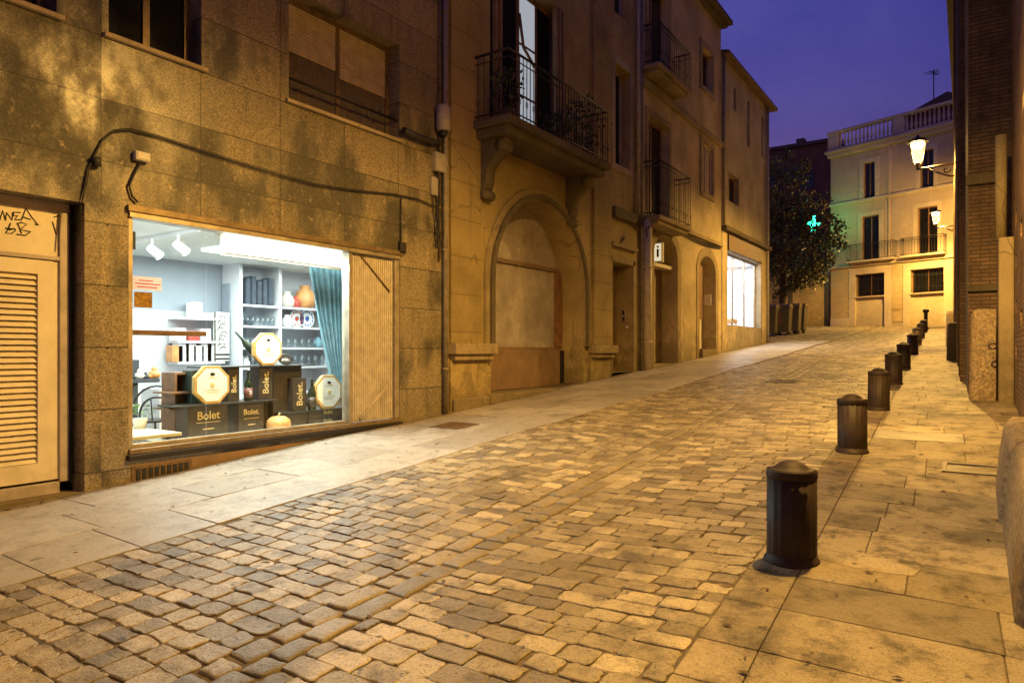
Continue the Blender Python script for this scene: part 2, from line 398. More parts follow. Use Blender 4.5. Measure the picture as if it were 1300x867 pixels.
def text(body, size, mat, parent, at, xdir, ydir, name='lettering', bold=0.0012, align='CENTER'):
    cu = bpy.data.curves.new('t', 'FONT'); cu.body = body; cu.size = size; cu.align_x = align; cu.align_y = 'CENTER'
    cu.extrude = .0012; cu.offset = bold; cu.resolution_u = 3
    to = bpy.data.objects.new('t', cu); C.objects.link(to)
    dg = bpy.context.evaluated_depsgraph_get()
    me = bpy.data.meshes.new_from_object(to.evaluated_get(dg)); me.name = name
    bpy.data.objects.remove(to); bpy.data.curves.remove(cu)
    xd, yd = Vector(xdir), Vector(ydir); zd = xd.cross(yd)
    mt = Matrix((xd, yd, zd)).transposed().to_4x4(); mt.translation = Vector(at) - Vector(ORG[parent])
    me.transform(mt); me.materials.clear(); me.materials.append(M[mat])
    o = bpy.data.objects.new(name, me); C.objects.link(o); o.parent = parent; ORG[o] = ORG[parent]
    return o
YD, ZD = (0,1,0), (0,0,1)

# a facade: fn(u, d, z) maps along / into / up to space. openings: (u0,u1,z0,z1,depth,rise) rise>0 = arched head of that rise
def arc_pts(u0, u1, zs, rise, n=22):
    c = (u0+u1)/2; r = (u1-u0)/2
    return [(c - r*math.cos(PI*i/n), zs + rise*math.sin(PI*i/n)) for i in range(n+1)]
def facade(mb, fn, u0, u1, z0, z1, ops):
    us = sorted({u0, u1, *[o[0] for o in ops], *[o[1] for o in ops]})
    zs = sorted({z0, z1, *[o[2] for o in ops], *[o[3] for o in ops]})
    us = [u for u in us if u0 <= u <= u1]; zs = [z for z in zs if z0 <= z <= z1]
    for a, b in zip(us, us[1:]):
        for c, d in zip(zs, zs[1:]):
            mu, mz = (a+b)/2, (c+d)/2
            if any(o[0] < mu < o[1] and o[2] < mz < o[3] for o in ops): continue
            mb.quad(fn(a,0,c), fn(b,0,c), fn(b,0,d), fn(a,0,d))
    for (a, b, c, d, dep, rise) in ops:
        mb.quad(fn(a,0,c), fn(a,dep,c), fn(b,dep,c), fn(b,0,c))
        if rise:
            s = d - rise; P = arc_pts(a, b, s, rise)
            for (p, q), (p2, q2) in zip(P, P[1:]):
                if d - max(q, q2) > 1e-6 or d - min(q, q2) > 1e-6:
                    mb.quad(fn(p,0,q), fn(p2,0,q2), fn(p2,0,d+1e-7), fn(p,0,d+1e-7))
                mb.quad(fn(p,0,q), fn(p,dep,q), fn(p2,dep,q2), fn(p2,0,q2))
        else:
            s = d; mb.quad(fn(a,0,d), fn(b,0,d), fn(b,dep,d), fn(a,dep,d))
        mb.quad(fn(a,0,c), fn(a,0,s), fn(a,dep,s), fn(a,dep,c))
        mb.quad(fn(b,0,c), fn(b,dep,c), fn(b,dep,s), fn(b,0,s))
def arch_panel(mb, fn, u0, u1, z0, z1, rise, d, th=.04):
    P = [(u0, z0)] + arc_pts(u0, u1, z1-rise, rise) + [(u1, z0)]
    a = [Vector(fn(u, d, z)) for u, z in P]; e = Vector(fn(u0, d+th, z0)) - Vector(fn(u0, d, z0))
    mb.prism(a, e)
def arch_ring(mb, fn, u0, u1, z0, z1, rise, w, d0, d1):
    """moulding of width w round an arched opening, from z0 up"""
    s = z1 - rise; c = (u0+u1)/2; r = (u1-u0)/2
    inn = [(u0, z0)] + arc_pts(u0, u1, s, rise, 24) + [(u1, z0)]
    out = [(u0-w, z0)] + [(c-(r+w)*math.cos(PI*i/24), s+(rise+w)*math.sin(PI*i/24)) for i in range(25)] + [(u1+w, z0)]
    for (a, b), (a2, b2) in zip(zip(inn, out), zip(inn[1:], out[1:])):
        I0, O0, I1, O1 = a, b, a2, b2
        vs = [fn(I0[0],d0,I0[1]), fn(O0[0],d0,O0[1]), fn(O1[0],d0,O1[1]), fn(I1[0],d0,I1[1]),
              fn(I0[0],d1,I0[1]), fn(O0[0],d1,O0[1]), fn(O1[0],d1,O1[1]), fn(I1[0],d1,I1[1])]
        mb.add(vs, [(0,1,2,3), (4,7,6,5), (0,3,7,4), (1,5,6,2)])
def bx(mb, fn, u0, u1, d0, d1, z0, z1): return mb.box(u0, u1, d0, d1, z0, z1, fn)
def window(parent, fn, u0, u1, z0, z1, d, fw=.06, mat='bronze', pane='pane', mull=1, name='window', bars=None):
    mb = MB()
    bx(mb, fn, u0, u0+fw, d-.06, d, z0, z1); bx(mb, fn, u1-fw, u1, d-.06, d, z0, z1)
    bx(mb, fn, u0+fw, u1-fw, d-.06, d, z0, z0+fw); bx(mb, fn, u0+fw, u1-fw, d-.06, d, z1-fw, z1)
    for i in range(mull):
        u = u0 + (u1-u0)*(i+1)/(mull+1); bx(mb, fn, u-fw/2, u+fw/2, d-.056, d-.002, z0+fw, z1-fw)
    w = mb.build(name, mat, parent)
    p = MB(); bx(p, fn, u0+fw*.5, u1-fw*.5, d-.026, d-.018, z0+fw*.5, z1-fw*.5); p.build('pane', pane, w)
    if bars:
        b = MB(); n = bars
        for i in range(n+1):
            u = u0+.03 + (u1-u0-.06)*i/n; b.tube([fn(u, .05, z0+.01), fn(u, .05, z1-.01)], .009, 5)
        for k in (.25, .75):
            bx(b, fn, u0+.002, u1-.002, .044, .056, z0+(z1-z0)*k-.012, z0+(z1-z0)*k+.012)
        b.build('window_grille', 'iron', w)
    return w
def railing(fn, u0, u1, d, z0, z1, wall=True, step=.11, parent=None, mat='iron', dx=0.):
    """iron balcony railing: front and both sides back to the wall"""
    b = MB()
    path = [(u0, 0), (u0, d), (u1, d), (u1, 0)]
    for (ua, da), (ub, db) in zip(path, path[1:]):
        L = math.hypot(ub-ua, db-da); n = max(2, int(L/step))
        for zz, r in ((z1, .022), (z0+.07, .013), (z1-.13, .010)):
            b.tube([fn(ua,-da,zz), fn(ub,-db,zz)], r, 6)
        for i in range(n+1):
            u = ua+(ub-ua)*i/n; dd = da+(db-da)*i/n
            b.tube([fn(u,-dd,z0), fn(u,-dd,z1)], .008, 5)
            if i % 2 and step < .14:
                b.tube([fn(u,-dd,z0+.34+.05*math.cos(t)) if False else fn(u+.035*math.sin(t)*(ub!=ua), -(dd+.035*math.sin(t)*(ub==ua)), z0+.3+.05*math.cos(t)) for t in [k*PI/4 for k in range(9)]], .006, 4, False)
    return b.build('railing', mat, parent)
def LW(u, d, z): return (W - d, u, z)          # left row facades

# ------------------------------------------------------------------ ground, road and pavements
mb = MB(); mb.add([(-160,-60,zg(-60)-.12),(160,-60,zg(-60)-.12),(160,50,zg(50)-.12),(-160,50,zg(50)-.12),(160,260,zg(50)+2),(-160,260,zg(50)+2)], [(0,1,2,3),(3,2,4,5)])
struct('ground', mb, 'ground')
def edge(y): return -.985 - .033*max(y, -6) if y < 46 else -.985-.033*46   # road edge under the bollards
def gut(y): return -2.74 - .043*y                                         # middle gutter line
LEFT = -4.95
def ztop(x, y):
    """camber: both halves of the roadway fall gently to the gutter"""
    g = gut(y); h = 0
    if LEFT < x < edge(y):
        h = .045 * (min(1, abs(x-g)/1.9) - 1)
    h += .008*math.sin(x*2.1+y*.7) + .006*math.sin(y*1.9-x*1.3)
    return zg(y) + h
def stone(mb, quad, h=.03, r=.03, inset=.014, tilt=.012, lift=0, dome=.004, smooth=True, nc=3, wob=0):
    """one sett or slab: quad = 4 corners (x,y), rounded corners, chamfered edge, slightly domed and tipped"""
    cx = sum(q[0] for q in quad)/4; cy = sum(q[1] for q in quad)/4
    tx, ty = R.gauss(0, tilt), R.gauss(0, tilt); dz = R.gauss(0, tilt*.14)
    z = lambda x, y: ztop(x, y) + lift + dz + tx*(x-cx) + ty*(y-cy)
    ring = []
    for i in range(4):
        p0, p1, p2 = Vector(quad[i-1]), Vector(quad[i]), Vector(quad[(i+1) % 4])
        a = (p0-p1); b = (p2-p1); la, lb = a.length, b.length; a /= la; b /= lb
        rr = min(r*R.uniform(.6, 1.4), la*.4, lb*.4)
        A, B = p1+a*rr, p1+b*rr
        for k in range(nc):
            t = k/(nc-1) if nc > 1 else .5
            ring.append((A*(1-t)**2 + p1*2*t*(1-t) + B*t**2))
        if wob:
            for t in (.36, .66):
                e = p1+(p2-p1)*t; nrm = Vector((-b.y, b.x)); ring.append(e+nrm*R.uniform(-wob, wob))
    c = Vector((cx, cy)); n = len(ring); V = []
    size = min((Vector(quad[0])-Vector(quad[1])).length, (Vector(quad[1])-Vector(quad[2])).length)
    f1 = 1 - 2*inset/size; f2 = max(.2, f1-.3)
    for p in ring: V.append((p.x, p.y, z(p.x, p.y)-h))
    for p in ring: V.append((p.x, p.y, z(p.x, p.y)-inset*.75))
    for p in ring: q = c+(p-c)*f1; V.append((q.x, q.y, z(q.x, q.y)))
    for p in ring: q = c+(p-c)*f2; V.append((q.x, q.y, z(q.x, q.y)+dome))
    F = []
    for k in range(3):
        for i in range(n):
            j = (i+1) % n; F.append((k*n+i, k*n+j, (k+1)*n+j, (k+1)*n+i))
    F.append(tuple(3*n+i for i in range(n)))
    mb.add(V, F, smooth)
def setts(mb, xl, xr, y0, y1, row=.185, ln=(.15, .30), gap=.009, jit=.009):
    y = y0; k = 0
    while y < y1:
        d = row*R.uniform(.88, 1.14); a, b = xl(y+d/2), xr(y+d/2); x = a + (0 if k % 2 else -.1)*R.random()
        far = y > 17
        while x < b - .05:
            l = R.uniform(*ln); 
            if b - (x+l) < .1: l = b - x
            x0, x1 = max(x, a)+gap/2, x+l-gap/2
            if x1 - x0 > .05:
                j = lambda: R.uniform(-jit, jit)
                wob = .025*math.sin(x*1.7+y*.6)
                q = [(x0+j(), y+gap/2+j()+wob), (x1+j(), y+gap/2+j()+wob), (x1+j(), y+d-gap/2+j()+wob), (x0+j(), y+d-gap/2+j()+wob)]
                stone(mb, q, .04, R.uniform(.008, .022), R.uniform(.004, .007), .015, 0, R.uniform(-.002, .001), nc=2, wob=.008, smooth=False)
            x += l
        y += d; k += 1
def setts_road():
    mb = MB()
    setts(mb, lambda y: LEFT+.01, lambda y: gut(y)-.17, -1.0, 48.5, .148, (.14, .23))
    setts(mb, lambda y: gut(y)+.17, lambda y: edge(y)-.01, -1.0, 48.5, .142, (.17, .29))
    # side lane at the top, left of the last house
    setts(mb, lambda y: -13.5, lambda y: LEFT-.01, 29.9, 48.5, .2, (.2, .32))
    return mb
road = struct('road', setts_road(), 'cobble', 'uneven granite setts of the sloping street')
mb = MB()
for s in (-1, 1):                                                          # gutter: two lines of long setts
    y = -1.
    while y < 48.5:
        l = R.uniform(.16, .38); g = gut(y+l/2)+R.uniform(-.012, .012)
        a, b = (g-.16, g-.008) if s < 0 else (g+.008, g+.16)
        j = lambda: R.uniform(-.012, .012)
        stone(mb, [(a+j(), y+.01+j()), (b+j(), y+.01+j()), (b+j(), y+l-.012+j()), (a+j(), y+l-.012+j())], .04, .015, .008, .014, .002, .002, wob=.008)
        y += l
struct('gutter_path', mb, 'gutter', 'line of long setts down the middle of the street')
mb = MB()                                                                   # bedding in which everything lies
for i in range(-2, 100):
    y0, y1 = i*.5, i*.5+.5
    xs = [-14, -7.3, LEFT, LEFT+.9, None, None, None, .9]
    def line(y):
        L = [-14, W-.15, (W-.15+LEFT)/2-.4, (W-.15+LEFT)/2+.4, LEFT]
        for a, b, n in ((LEFT, gut(y), 5), (gut(y), edge(y), 5), (edge(y), .9, 5)): L += [a+(b-a)*(k+1)/n for k in range(n)]
        return L
    z = lambda x, y: ztop(x, y)-.0095
    for (a, b), (c, d) in zip(zip(line(y0), line(y1)), zip(line(y0)[1:], line(y1)[1:])):
        mb.quad((a,y0,z(a,y0)), (c,y0,z(c,y0)), (d,y1,z(d,y1)), (b,y1,z(b,y1)))
struct('road_bedding', mb, 'mortar', 'sandy dirt filling the joints between the stones')
mb = MB()                                                                   # left pavement: big pale slabs
cols = [LEFT, -5.68, -6.38, W-.05]
for ci, (a, b) in enumerate(zip(cols, cols[1:])):
    y = -1.2 + .37*ci
    while y < 29.8:
        l = R.choice([.6, .8, .95, 1.05]); g = .004
        sk = .01
        stone(mb, [(b+g, y+g), (a-g, y+g), (a-g, y+l-g), (b+g, y+l-g)], .03, .006, .003, .0025, .002, .0, smooth=False, nc=2)
        y += l
struct('left_pavement', mb, 'slab', 'flush pavement of large pale slabs along the shop fronts')
mb = MB(); ds = MB()                                                        # right pavement
y = -.8; k = 0
RW = .62
while y < 46:
    d = R.choice([.36, .42, .48, .54]); x = edge(y) + .0
    x1 = edge(y)+.28; g = .003
    stone(mb, [(edge(y)+g, y+g), (x1-g, y+g), (edge(y+d)+.28-g, y+d-g), (edge(y+d)+g, y+d-g)], .03, .006, .003, .0025, .002, 0, smooth=False, nc=2)
    x = x1; first = True
    while x < RW:
        l = R.uniform(.55, 1.05) if not first else R.uniform(.25, .95); first = False
        if RW - (x+l) < .2: l = RW-x+.1
        off = edge(y+d)-edge(y)
        dark = abs(y-9.0) < .25 and x < -.2
        stone(ds if dark else mb, [(x+g, y+g), (x+l-g, y+g), (x+l-g+off, y+d-g), (x+g+off, y+d-g)], .03, .006, .003, .0025, .002, 0, smooth=False, nc=2)
        x += l
    y += d; k += 1
struct('right_pavement', mb, 'walk', 'worn slab pavement behind the bollards')
if ds.v: struct('dark_pavement_strip', ds, 'darkslab', 'dark rough slabs crossing the right pavement')

def cover(x, y, sx, sy, label, mat='cover', slots=True, lift=.004):
    o = thing('drain_cover', label, 'drain cover', (x, y, ztop(x, y)))
    z = ztop(x, y); sh = lambda X, Y, Z: (X, Y, Z + SL*(Y-y))
    f = MB()
    for a in ((x-sx, x+sx, y-sy, y-sy+.03), (x-sx, x+sx, y+sy-.03, y+sy), (x-sx, x-sx+.03, y-sy+.03, y+sy-.03), (x+sx-.03, x+sx, y-sy+.03, y+sy-.03)):
        f.box(*a, z-.02, z+.014, sh)
    f.build('rim', mat, o)
    b = MB(); b.box(x-sx+.03, x+sx-.03, y-sy+.03, y+sy-.03, z-.02, z+.003, sh); b.build('plate', 'black' if slots else mat, o)
    if slots:
        b = MB(); n = int(2*sx/.055)
        for i in range(n):
            u = x-sx+.04+(2*sx-.08)*i/(n-1); b.box(u-.012, u+.012, y-sy+.03, y+sy-.03, z+.003, z+.012, sh)
        b.build('grate', mat, o)
    return o
cover(-6.16, 7.6, .26, .24, 'rusty square iron cover set in the pale pavement by the shop', 'rust')
cover(-3.32, 14.79, .30, .26, 'dark drain grating in the gutter line of the setts', 'cover')
cover(.0, 7.45, .26, .20, 'dark iron cover in the worn slab pavement beside the low guard stones', 'cover', False)
mb = MB()                                                                   # broken slab repair
q = gnd(1120, 718); P = [(-.2,-.13), (-.05,-.16), (.17,-.12), (.2,.02), (.16,.14), (-.02,.1), (-.12,.15), (-.19,.05)]
mb.prism([(q[0]+a, q[1]+b, zg(q[1]+b)-.02) for a, b in P], (0, 0, .034))
tag(mb.build('broken_slab', 'walk', None, .006, 2, (q[0], q[1], zg(q[1]))), 'broken pale slab fragment lying proud of the pavement behind the nearest bollard'.replace('nearest', 'first'), 'slab')

mb = MB()                                                                   # litter of dry leaves
for k in range(280):
    t = R.random()
    if t < .45: x, y = R.uniform(W+.05, LEFT-.1), R.uniform(2.2, 20)
    elif t < .7: y = R.uniform(2.5, 18); x = gut(y)+R.gauss(0, .35)
    else: y = R.uniform(2.6, 14); x = R.uniform(edge(y), .3)
    if t < .25: x = W+.04+abs(R.gauss(0, .1))
    a = R.uniform(0, 6.3); l = R.uniform(.012, .032); z = ztop(x, y)+.006; c, d = math.cos(a)*l, math.sin(a)*l
    mb.quad((x-c, y-d, z), (x+d*.45, y-c*.45, z+.006), (x+c, y+d, z+.002), (x-d*.45, y+c*.45, z+.008))
lv = tag(mb.build('fallen_leaves', 'litter', None), 'small dry brown leaves and litter scattered over the paving', 'leaves', None, 'stuff')

# ------------------------------------------------------------------ B1: granite house with the lit shop
b1 = thing('granite_building', 'stained granite clad building with a brightly lit shop window', 'building', (W, 3, 0))
DZ0, DZ1 = .12, 2.98
SW0, SW1, SZ0, SZ1 = 3.53, 7.46, .44, 3.0
H1 = 9.2
ops = [(1.55, 3.12, DZ0, DZ1, .25, 0), (SW0, SW1, SZ0, SZ1, .16, 0), (1.2, 2.88, 4.69, 6.1, .3, 0), (3.34, 4.32, 4.69, 6.1, .3, 0),
       (5.48, 7.46, 4.69, 6.1, .3, 0), (1.2, 2.88, 7.7, 9.0, .3, 0), (3.34, 4.32, 7.7, 9.0, .3, 0), (5.48, 7.46, 7.7, 9.0, .3, 0)]
mb = MB(); facade(mb, LW, -9, 8.47, -.7, H1, ops)
mb.quad((W,-9,-1), (W-8,-9,-1), (W-8,-9,H1), (W,-9,H1)); mb.quad((W-8,-9,-1), (W-8,8.47,-1), (W-8,8.47,H1), (W-8,-9,H1)); mb.quad((W,-9,H1), (W,8.47,H1), (W-8,8.47,H1), (W-8,-9,H1))
mb.build('wall', 'granite', b1)
# louvred door
mb = MB(); DX = .25
for a in ((1.63, 2.98, .19, .305), (1.55, 3.06, DZ1-.09, DZ1), (2.98, 3.06, .30, DZ1-.09), (1.55, 1.63, .30, DZ1-.09), (1.63, 2.98, 2.42, 2.46)):
    bx(mb, LW, a[0], a[1], DX-.07, DX+.03, a[2], a[3])
dr = mb.build('door', 'grey_paint', b1, .006)
mb = MB(); bx(mb, LW, 1.63, 2.98, DX-.04, DX+.0, 2.46, DZ1-.09); mb.build('transom_panel', 'cream_paint', dr)
mb = MB()
a0, a1, c0, c1 = 1.64, 2.93, .33, 2.41
bx(mb, LW, a0, a0+.13, DX-.055, DX, c0, c1); bx(mb, LW, a1-.13, a1, DX-.055, DX, c0, c1); bx(mb, LW, a0+.13, a1-.13, DX-.055, DX, c0, c0+.17); bx(mb, LW, a0+.13, a1-.13, DX-.055, DX, c1-.13, c1)
bx(mb, LW, a1-.0, 2.98, DX-.04, DX, c0, c1)
n = 32
for i in range(n):
    z = c0+.17+(c1-.13-c0-.17)*(i+.5)/n; h = (c1-.13-c0-.17)/n
    mb.prism([LW(a0+.13, DX-.045, z-h*.42), LW(a0+.13, DX-.038, z-h*.46), LW(a0+.13, DX-.002, z+h*.42), LW(a0+.13, DX-.009, z+h*.46)], (0, a1-a0-.26, 0))
mb.build('louvre_leaf', 'cream_paint', dr)
mb = MB(); bx(mb, LW, a0+.1, a1-.1, DX+.004, DX+.02, c0+.1, c1-.1); mb.build('louvre_backing', 'black', dr)
# spray-painted scrawl on the transom
mb = MB()
def scr(pts, X=W-DX+.044, r=.0055):
    P = []
    for px, py in pts:
        y, z = onX(px, py, X); P.append((X, y, z))
    mb.tube(P, r, 5)
Z1 = lambda l: [(x/9.63, 240+y/9.63) for x, y in l]
for st in ([(-40,300),(-10,270),(-12,385)], [(-8,390),(35,265),(68,385)], [(68,385),(80,290),(150,380),(155,285)], [(255,290),(170,285),(165,330),(215,325),(180,375),(262,380)],
           [(262,380),(318,235),(385,340),(470,445),(425,430)], [(290,345),(375,375)], [(130,420),(105,480),(70,540),(140,545),(190,510),(185,485),(110,500)], [(65,480),(160,490)],
           [(215,420),(265,545)], [(205,425),(270,410),(330,430),(250,495),(330,515),(375,520),(310,570),(200,555)], [(660,345),(740,320),(850,355),(890,400)], [(640,400),(690,560)]):
    scr(Z1(st))
mb.build('graffiti_lettering', 'black', dr)
mb = MB(); bx(mb, LW, 1.4, 3.12, -.05, .3, .0, .12); bx(mb, LW, 1.55, 3.11, .06, .3, .12, .20); mb.build('door_step', 'stone', b1, .01)
mb = MB()
for z in (1.585, 2.195, 2.8): mb = MB(); mb.tube([LW(3.33, -.004, z), LW(3.33, .01, z)], .012, 8); mb.build('panel_rivet', 'black', b1)
for z in (1.585, 2.195, 2.8, .975, 3.415):
    for y in (7.75, 8.15): 
        if R.random() < .6: mb = MB(); mb.tube([LW(y, -.004, z), LW(y, .01, z)], .011, 8); mb.build('panel_rivet', 'black', b1)

# first-floor windows
for (a, b, z0, z1, sh) in ((1.2, 2.88, 4.69, 6.1, 0), (3.34, 4.32, 4.69, 6.1, 0), (5.48, 7.46, 4.69, 6.1, 1), (1.2, 2.88, 7.7, 9.0, 0), (3.34, 4.32, 7.7, 9.0, 0), (5.48, 7.46, 7.7, 9.0, 0)):
    w = window(b1, LW, a, b, z0, z1, .28, .07, 'bronze', 'pane', 1)
    mb = MB(); bx(mb, LW, a-.05, b+.05, -.05, .0, z0-.045, z0-.002); bx(mb, LW, a+.002, b-.002, .0, .2, z0-.003, z0+.012); mb.build('sill', 'pale_stone', w)
    if sh:
        mb = MB(); mid = (a+b)/2
        for s0, s1, zb in ((a+.075, mid-.04, 5.42), (mid+.04, b-.075, 5.34)):
            z = zb
            while z < z1-.09:
                mb.prism([LW(s0, .235, z), LW(s0, .222, z+.02), LW(s0, .235, z+.04), LW(s0, .245, z+.02)], (0, s1-s0, 0)); z += .041
        mb.build('roller_shutter', 'shutter', w)
        mb = MB()
        mb.tube([LW(a, .06, z0+.3), LW(b, .06, z0+.3)], .018, 6); mb.build('guard_bar', 'iron', w)
        mb = MB()
        for c0, c1 in ((a+.075, mid-.04), (mid+.04, b-.075)):
            m_ = 14
            for i in range(m_):
                y0_, y1_ = c0+(c1-c0)*i/m_, c0+(c1-c0)*(i+1)/m_; d0, d1 = (.252, .236) if i % 2 else (.236, .252)
                mb.quad(LW(y0_, d0, z0+.075), LW(y1_, d1, z0+.075), LW(y1_, d1, 5.45), LW(y0_, d0, 5.45))
        mb.build('curtain', 'dim_curtain', w)
# shop window
sw = MB()
for a in ((SW0, SW1, -.03, .14, 2.91, 2.995), (SW0, SW0+.045, .0, .14, .56, 2.91), (6.47, 6.53, .0, .14, .56, 2.91), (7.36, 7.455, .0, .14, .56, 2.91)): bx(sw, LW, *a)
bx(sw, LW, SW0, 6.47, .05, .13, .56, .60)
shopw = sw.build('shop_window', 'alu', b1, .004)
mb = MB(); bx(mb, LW, SW0-.02, 7.5, -.05, -.031, 2.97, 3.03); bx(mb, LW, SW0-.02, 7.5, -.032, 0, 3.002, 3.03); mb.build('awning_rail', 'bronze', shopw)
mb = MB(); bx(mb, LW, SW0-.0, SW1+.0, -.035, .14, .505, .56); sl_ = mb.build('sill', 'bronze', shopw, .006); mb = MB(); bx(mb, LW, SW0-.02, SW1+.02, -.06, 0, .445, .503); mb.build('drip_rail', 'iron', sl_, .008)
for a, b in ((SW0+.045, 4.425), (4.433, 6.47)):
    mb = MB(); bx(mb, LW, a, b, .08, .088, .60, 2.91); mb.build('pane', 'clear', shopw)
mb = MB(); n = 20; st = .83/n                                               # folded concertina shutter: strips and deep folds
for i in range(n):
    y = 6.53+st*i
    mb.quad((W-.04,y,.57), (W-.036,y+st*.66,.57), (W-.036,y+st*.66,2.91), (W-.04,y,2.91))
    mb.quad((W-.036,y+st*.66,.57), (W-.09,y+st*.8,.57), (W-.09,y+st*.8,2.91), (W-.036,y+st*.66,2.91)); mb.quad((W-.09,y+st*.8,.57), (W-.04,y+st,.57), (W-.04,y+st,2.91), (W-.09,y+st*.8,2.91))
fs = mb.build('folding_shutter', 'concertina', shopw)
mb = MB(); mb.tube([LW(6.72, .03, 2.88), LW(7.28, .03, 2.42)], .014, 6); mb.build('brace', 'rust', fs)
mb = MB(); mb.tube([LW(6.70, .03, .60), LW(7.24, .03, 1.05)], .022, 6); mb.build('brace', 'concertina', fs)
mb = MB(); bx(mb, LW, 3.56, 4.2, -.012, .0, .17, .38); vg = mb.build('vent_grille', 'rust', b1)
mb = MB()
for i in range(9): bx(mb, LW, 3.60+i*.065, 3.64+i*.065, -.02, -.013, .20, .35)
mb.build('vent_slot', 'black', vg)
mb = MB(); bx(mb, LW, 3.55, 7.44, -.004, .0, -.1, .398); mb.build('plinth', 'brown_board', b1)

# shop room
RX0, RX1, RY0, RY1, RZ0, RZ1 = W-.17, -10.7, 3.16, 9.72, .25, 3.02
mb = MB()
mb.quad((RX1,RY0,RZ0), (RX1,RY1,RZ0), (RX1,RY1,2.2), (RX1,RY0,2.2)); mb.quad((RX0,RY0,RZ0), (RX1,RY0,RZ0), (RX1,RY0,RZ1), (RX0,RY0,RZ1))
mb.quad((RX0-.5,RY1,RZ0), (RX1,RY1,RZ0), (RX1,RY1,RZ1), (RX0-.5,RY1,RZ1)); mb.quad((RX0-.5,8.4,RZ0), (RX0-.5,RY1,RZ0), (RX0-.5,RY1,RZ1), (RX0-.5,8.4,RZ1))
mb.quad((RX0,8.4,RZ0), (RX0-.5,8.4,RZ0), (RX0-.5,8.4,RZ1), (RX0,8.4,RZ1))
mb.build('interior_wall', 'white', b1)
mb = MB(); mb.quad((RX1,RY0,2.2), (RX1,RY1,2.2), (RX1,RY1,RZ1), (RX1,RY0,RZ1)); mb.build('interior_wall', 'blue_grey', b1)
mb = MB(); bx(mb, lambda u, d, z: (u, d, z), RX1, RX0, RY0, RY1, RZ1, RZ1+.05); mb.build('interior_ceiling', 'ceil', b1)
mb = MB(); mb.box(RX1, RX0, RY0, RY1, RZ0-.05, RZ0); mb.build('interior_floor', 'floor_in', b1)

def lampobj(name, kind, loc, power, col, parent=None, **kw):
    l = bpy.data.lights.new(name, kind); l.energy = power; l.color = col
    for k, v in kw.items(): setattr(l, k, v)
    o = bpy.data.objects.new(name, l); C.objects.link(o)
    if parent: o.parent = parent; o.location = Vector(loc) - Vector(ORG[parent])
    else: o.location = loc
    return o
COOL = (.90, 1.0, .96)
# window light box (the strip light the shop window is lit by)
lb = thing('strip_light', 'long white strip light under the shop ceiling just behind the window', 'light', (-7.6, 5.7, 2.74))
mb = MB(); mb.box(-7.50, -7.46, 4.80, 6.75, 2.70, 2.96); mb.box(-7.62, -7.46, 4.80, 6.75, 2.96, 3.0); mb.build('housing', 'shutter', lb)
mb = MB(); mb.box(-7.455, -7.44, 4.82, 6.73, 2.74, 2.95); mb.build('diffuser', 'tube', lb)
sl = lampobj('strip_light_glow', 'AREA', (-7.34, 5.0, 2.89), 55, COOL, lb, shape='RECTANGLE', size=.10, size_y=2.8); sl.rotation_euler = (0, rad(30), 0)
sl = lampobj('strip_light_street_glow', 'AREA', (-7.40, 5.6, 2.72), 150, COOL, lb, shape='RECTANGLE', size=.05, size_y=2.2); sl.rotation_euler = (0, rad(-30), 0)
cl = thing('ceiling_panel_light', 'flat white ceiling panel light in the middle of the shop', 'light', (-8.9, 6.4, 3.0))
mb = MB(); mb.box(-9.2, -8.6, 5.6, 7.2, 2.985, 3.018); mb.build('panel', 'tube', cl)
lampobj('ceiling_panel_glow', 'AREA', (-8.9, 6.2, 2.97), 270, COOL, cl, shape='RECTANGLE', size=2.0, size_y=4.5)
tr = thing('spot_track', 'white ceiling track with swivelling spot heads in the corner of the shop window', 'light', (-8.6, 4.6, 3.0))
mb = MB(); mb.box(-9.7, -7.6, 4.58, 4.61, 2.97, 3.0); mb.build('track', 'white', tr)
for (x, dy) in ((-8.05, 0), (-8.65, .0), (-9.5, 0)):
    mb = MB(); mb.tube([(x, 4.595, 2.97), (x, 4.595, 2.86)], .012, 6); mb.tube([(x-.03, 4.57, 2.87), (x+.06, 4.66, 2.76)], [.045, .065], 12); s = mb.build('spot_head', 'white', tr)
    mb = MB(); mb.tube([(x+.055, 4.655, 2.768), (x+.066, 4.666, 2.752)], .05, 12); mb.build('spot_bulb', 'spot_on', s)

# --- things in the window
def I(px, py, X): return onX(px, py, X)
def carton(pxa, pxb, pya, pyb, X, depth, label, mat='carton', txt=None, vert=False, lines=True, tsize=None):
    ya, zt = I(pxa, pya, X); yb, zt2 = I(pxb, pya, X); _, zb = I((pxa+pxb)/2, pyb, X); _, zt = I((pxa+pxb)/2, pya, X)
    o = thing('carton', label, 'box', ((X-depth/2), (ya+yb)/2, zb), 'dark wine cartons in the shop window')
    mb = MB(); mb.box(X-depth, X, ya, yb, zb, zt); mb.build('box_body', mat, o, .004)
    w, h = yb-ya, zt-zb
    if txt:
        if vert: text(txt, tsize or w*.75, 'gold', o, (X+.003, (ya+yb)/2, zb+h*.5), ZD, (0,-1,0))
        else:
            text(txt, tsize or w*.42, 'gold', o, (X+.003, (ya+yb)/2, zb+h*.72), YD, ZD)
            if lines:
                mb = MB(); mb.box(X, X+.002, ya+w*.3, yb-w*.3, zb+h*.32, zb+h*.35); mb.box(X, X+.002, ya+w*.2, yb-w*.2, zb+h*.55, zb+h*.565); mb.build('printed_line', 'gold', o)
    return o, (ya, yb, zb, zt)
def floor_of(py, px, X): return I(px, py, X)[1]
FZ = .48                                                                     # display floor
mb = MB(); mb.box(-8.45, W-.14, 4.35, 6.9, .42, FZ-.002)
tag(mb.build('display_plinth', 'cream_top', None, 0, 2, (-7.8, 5.4, .25)), 'pale low display plinth on which the window cartons stand', 'plinth')
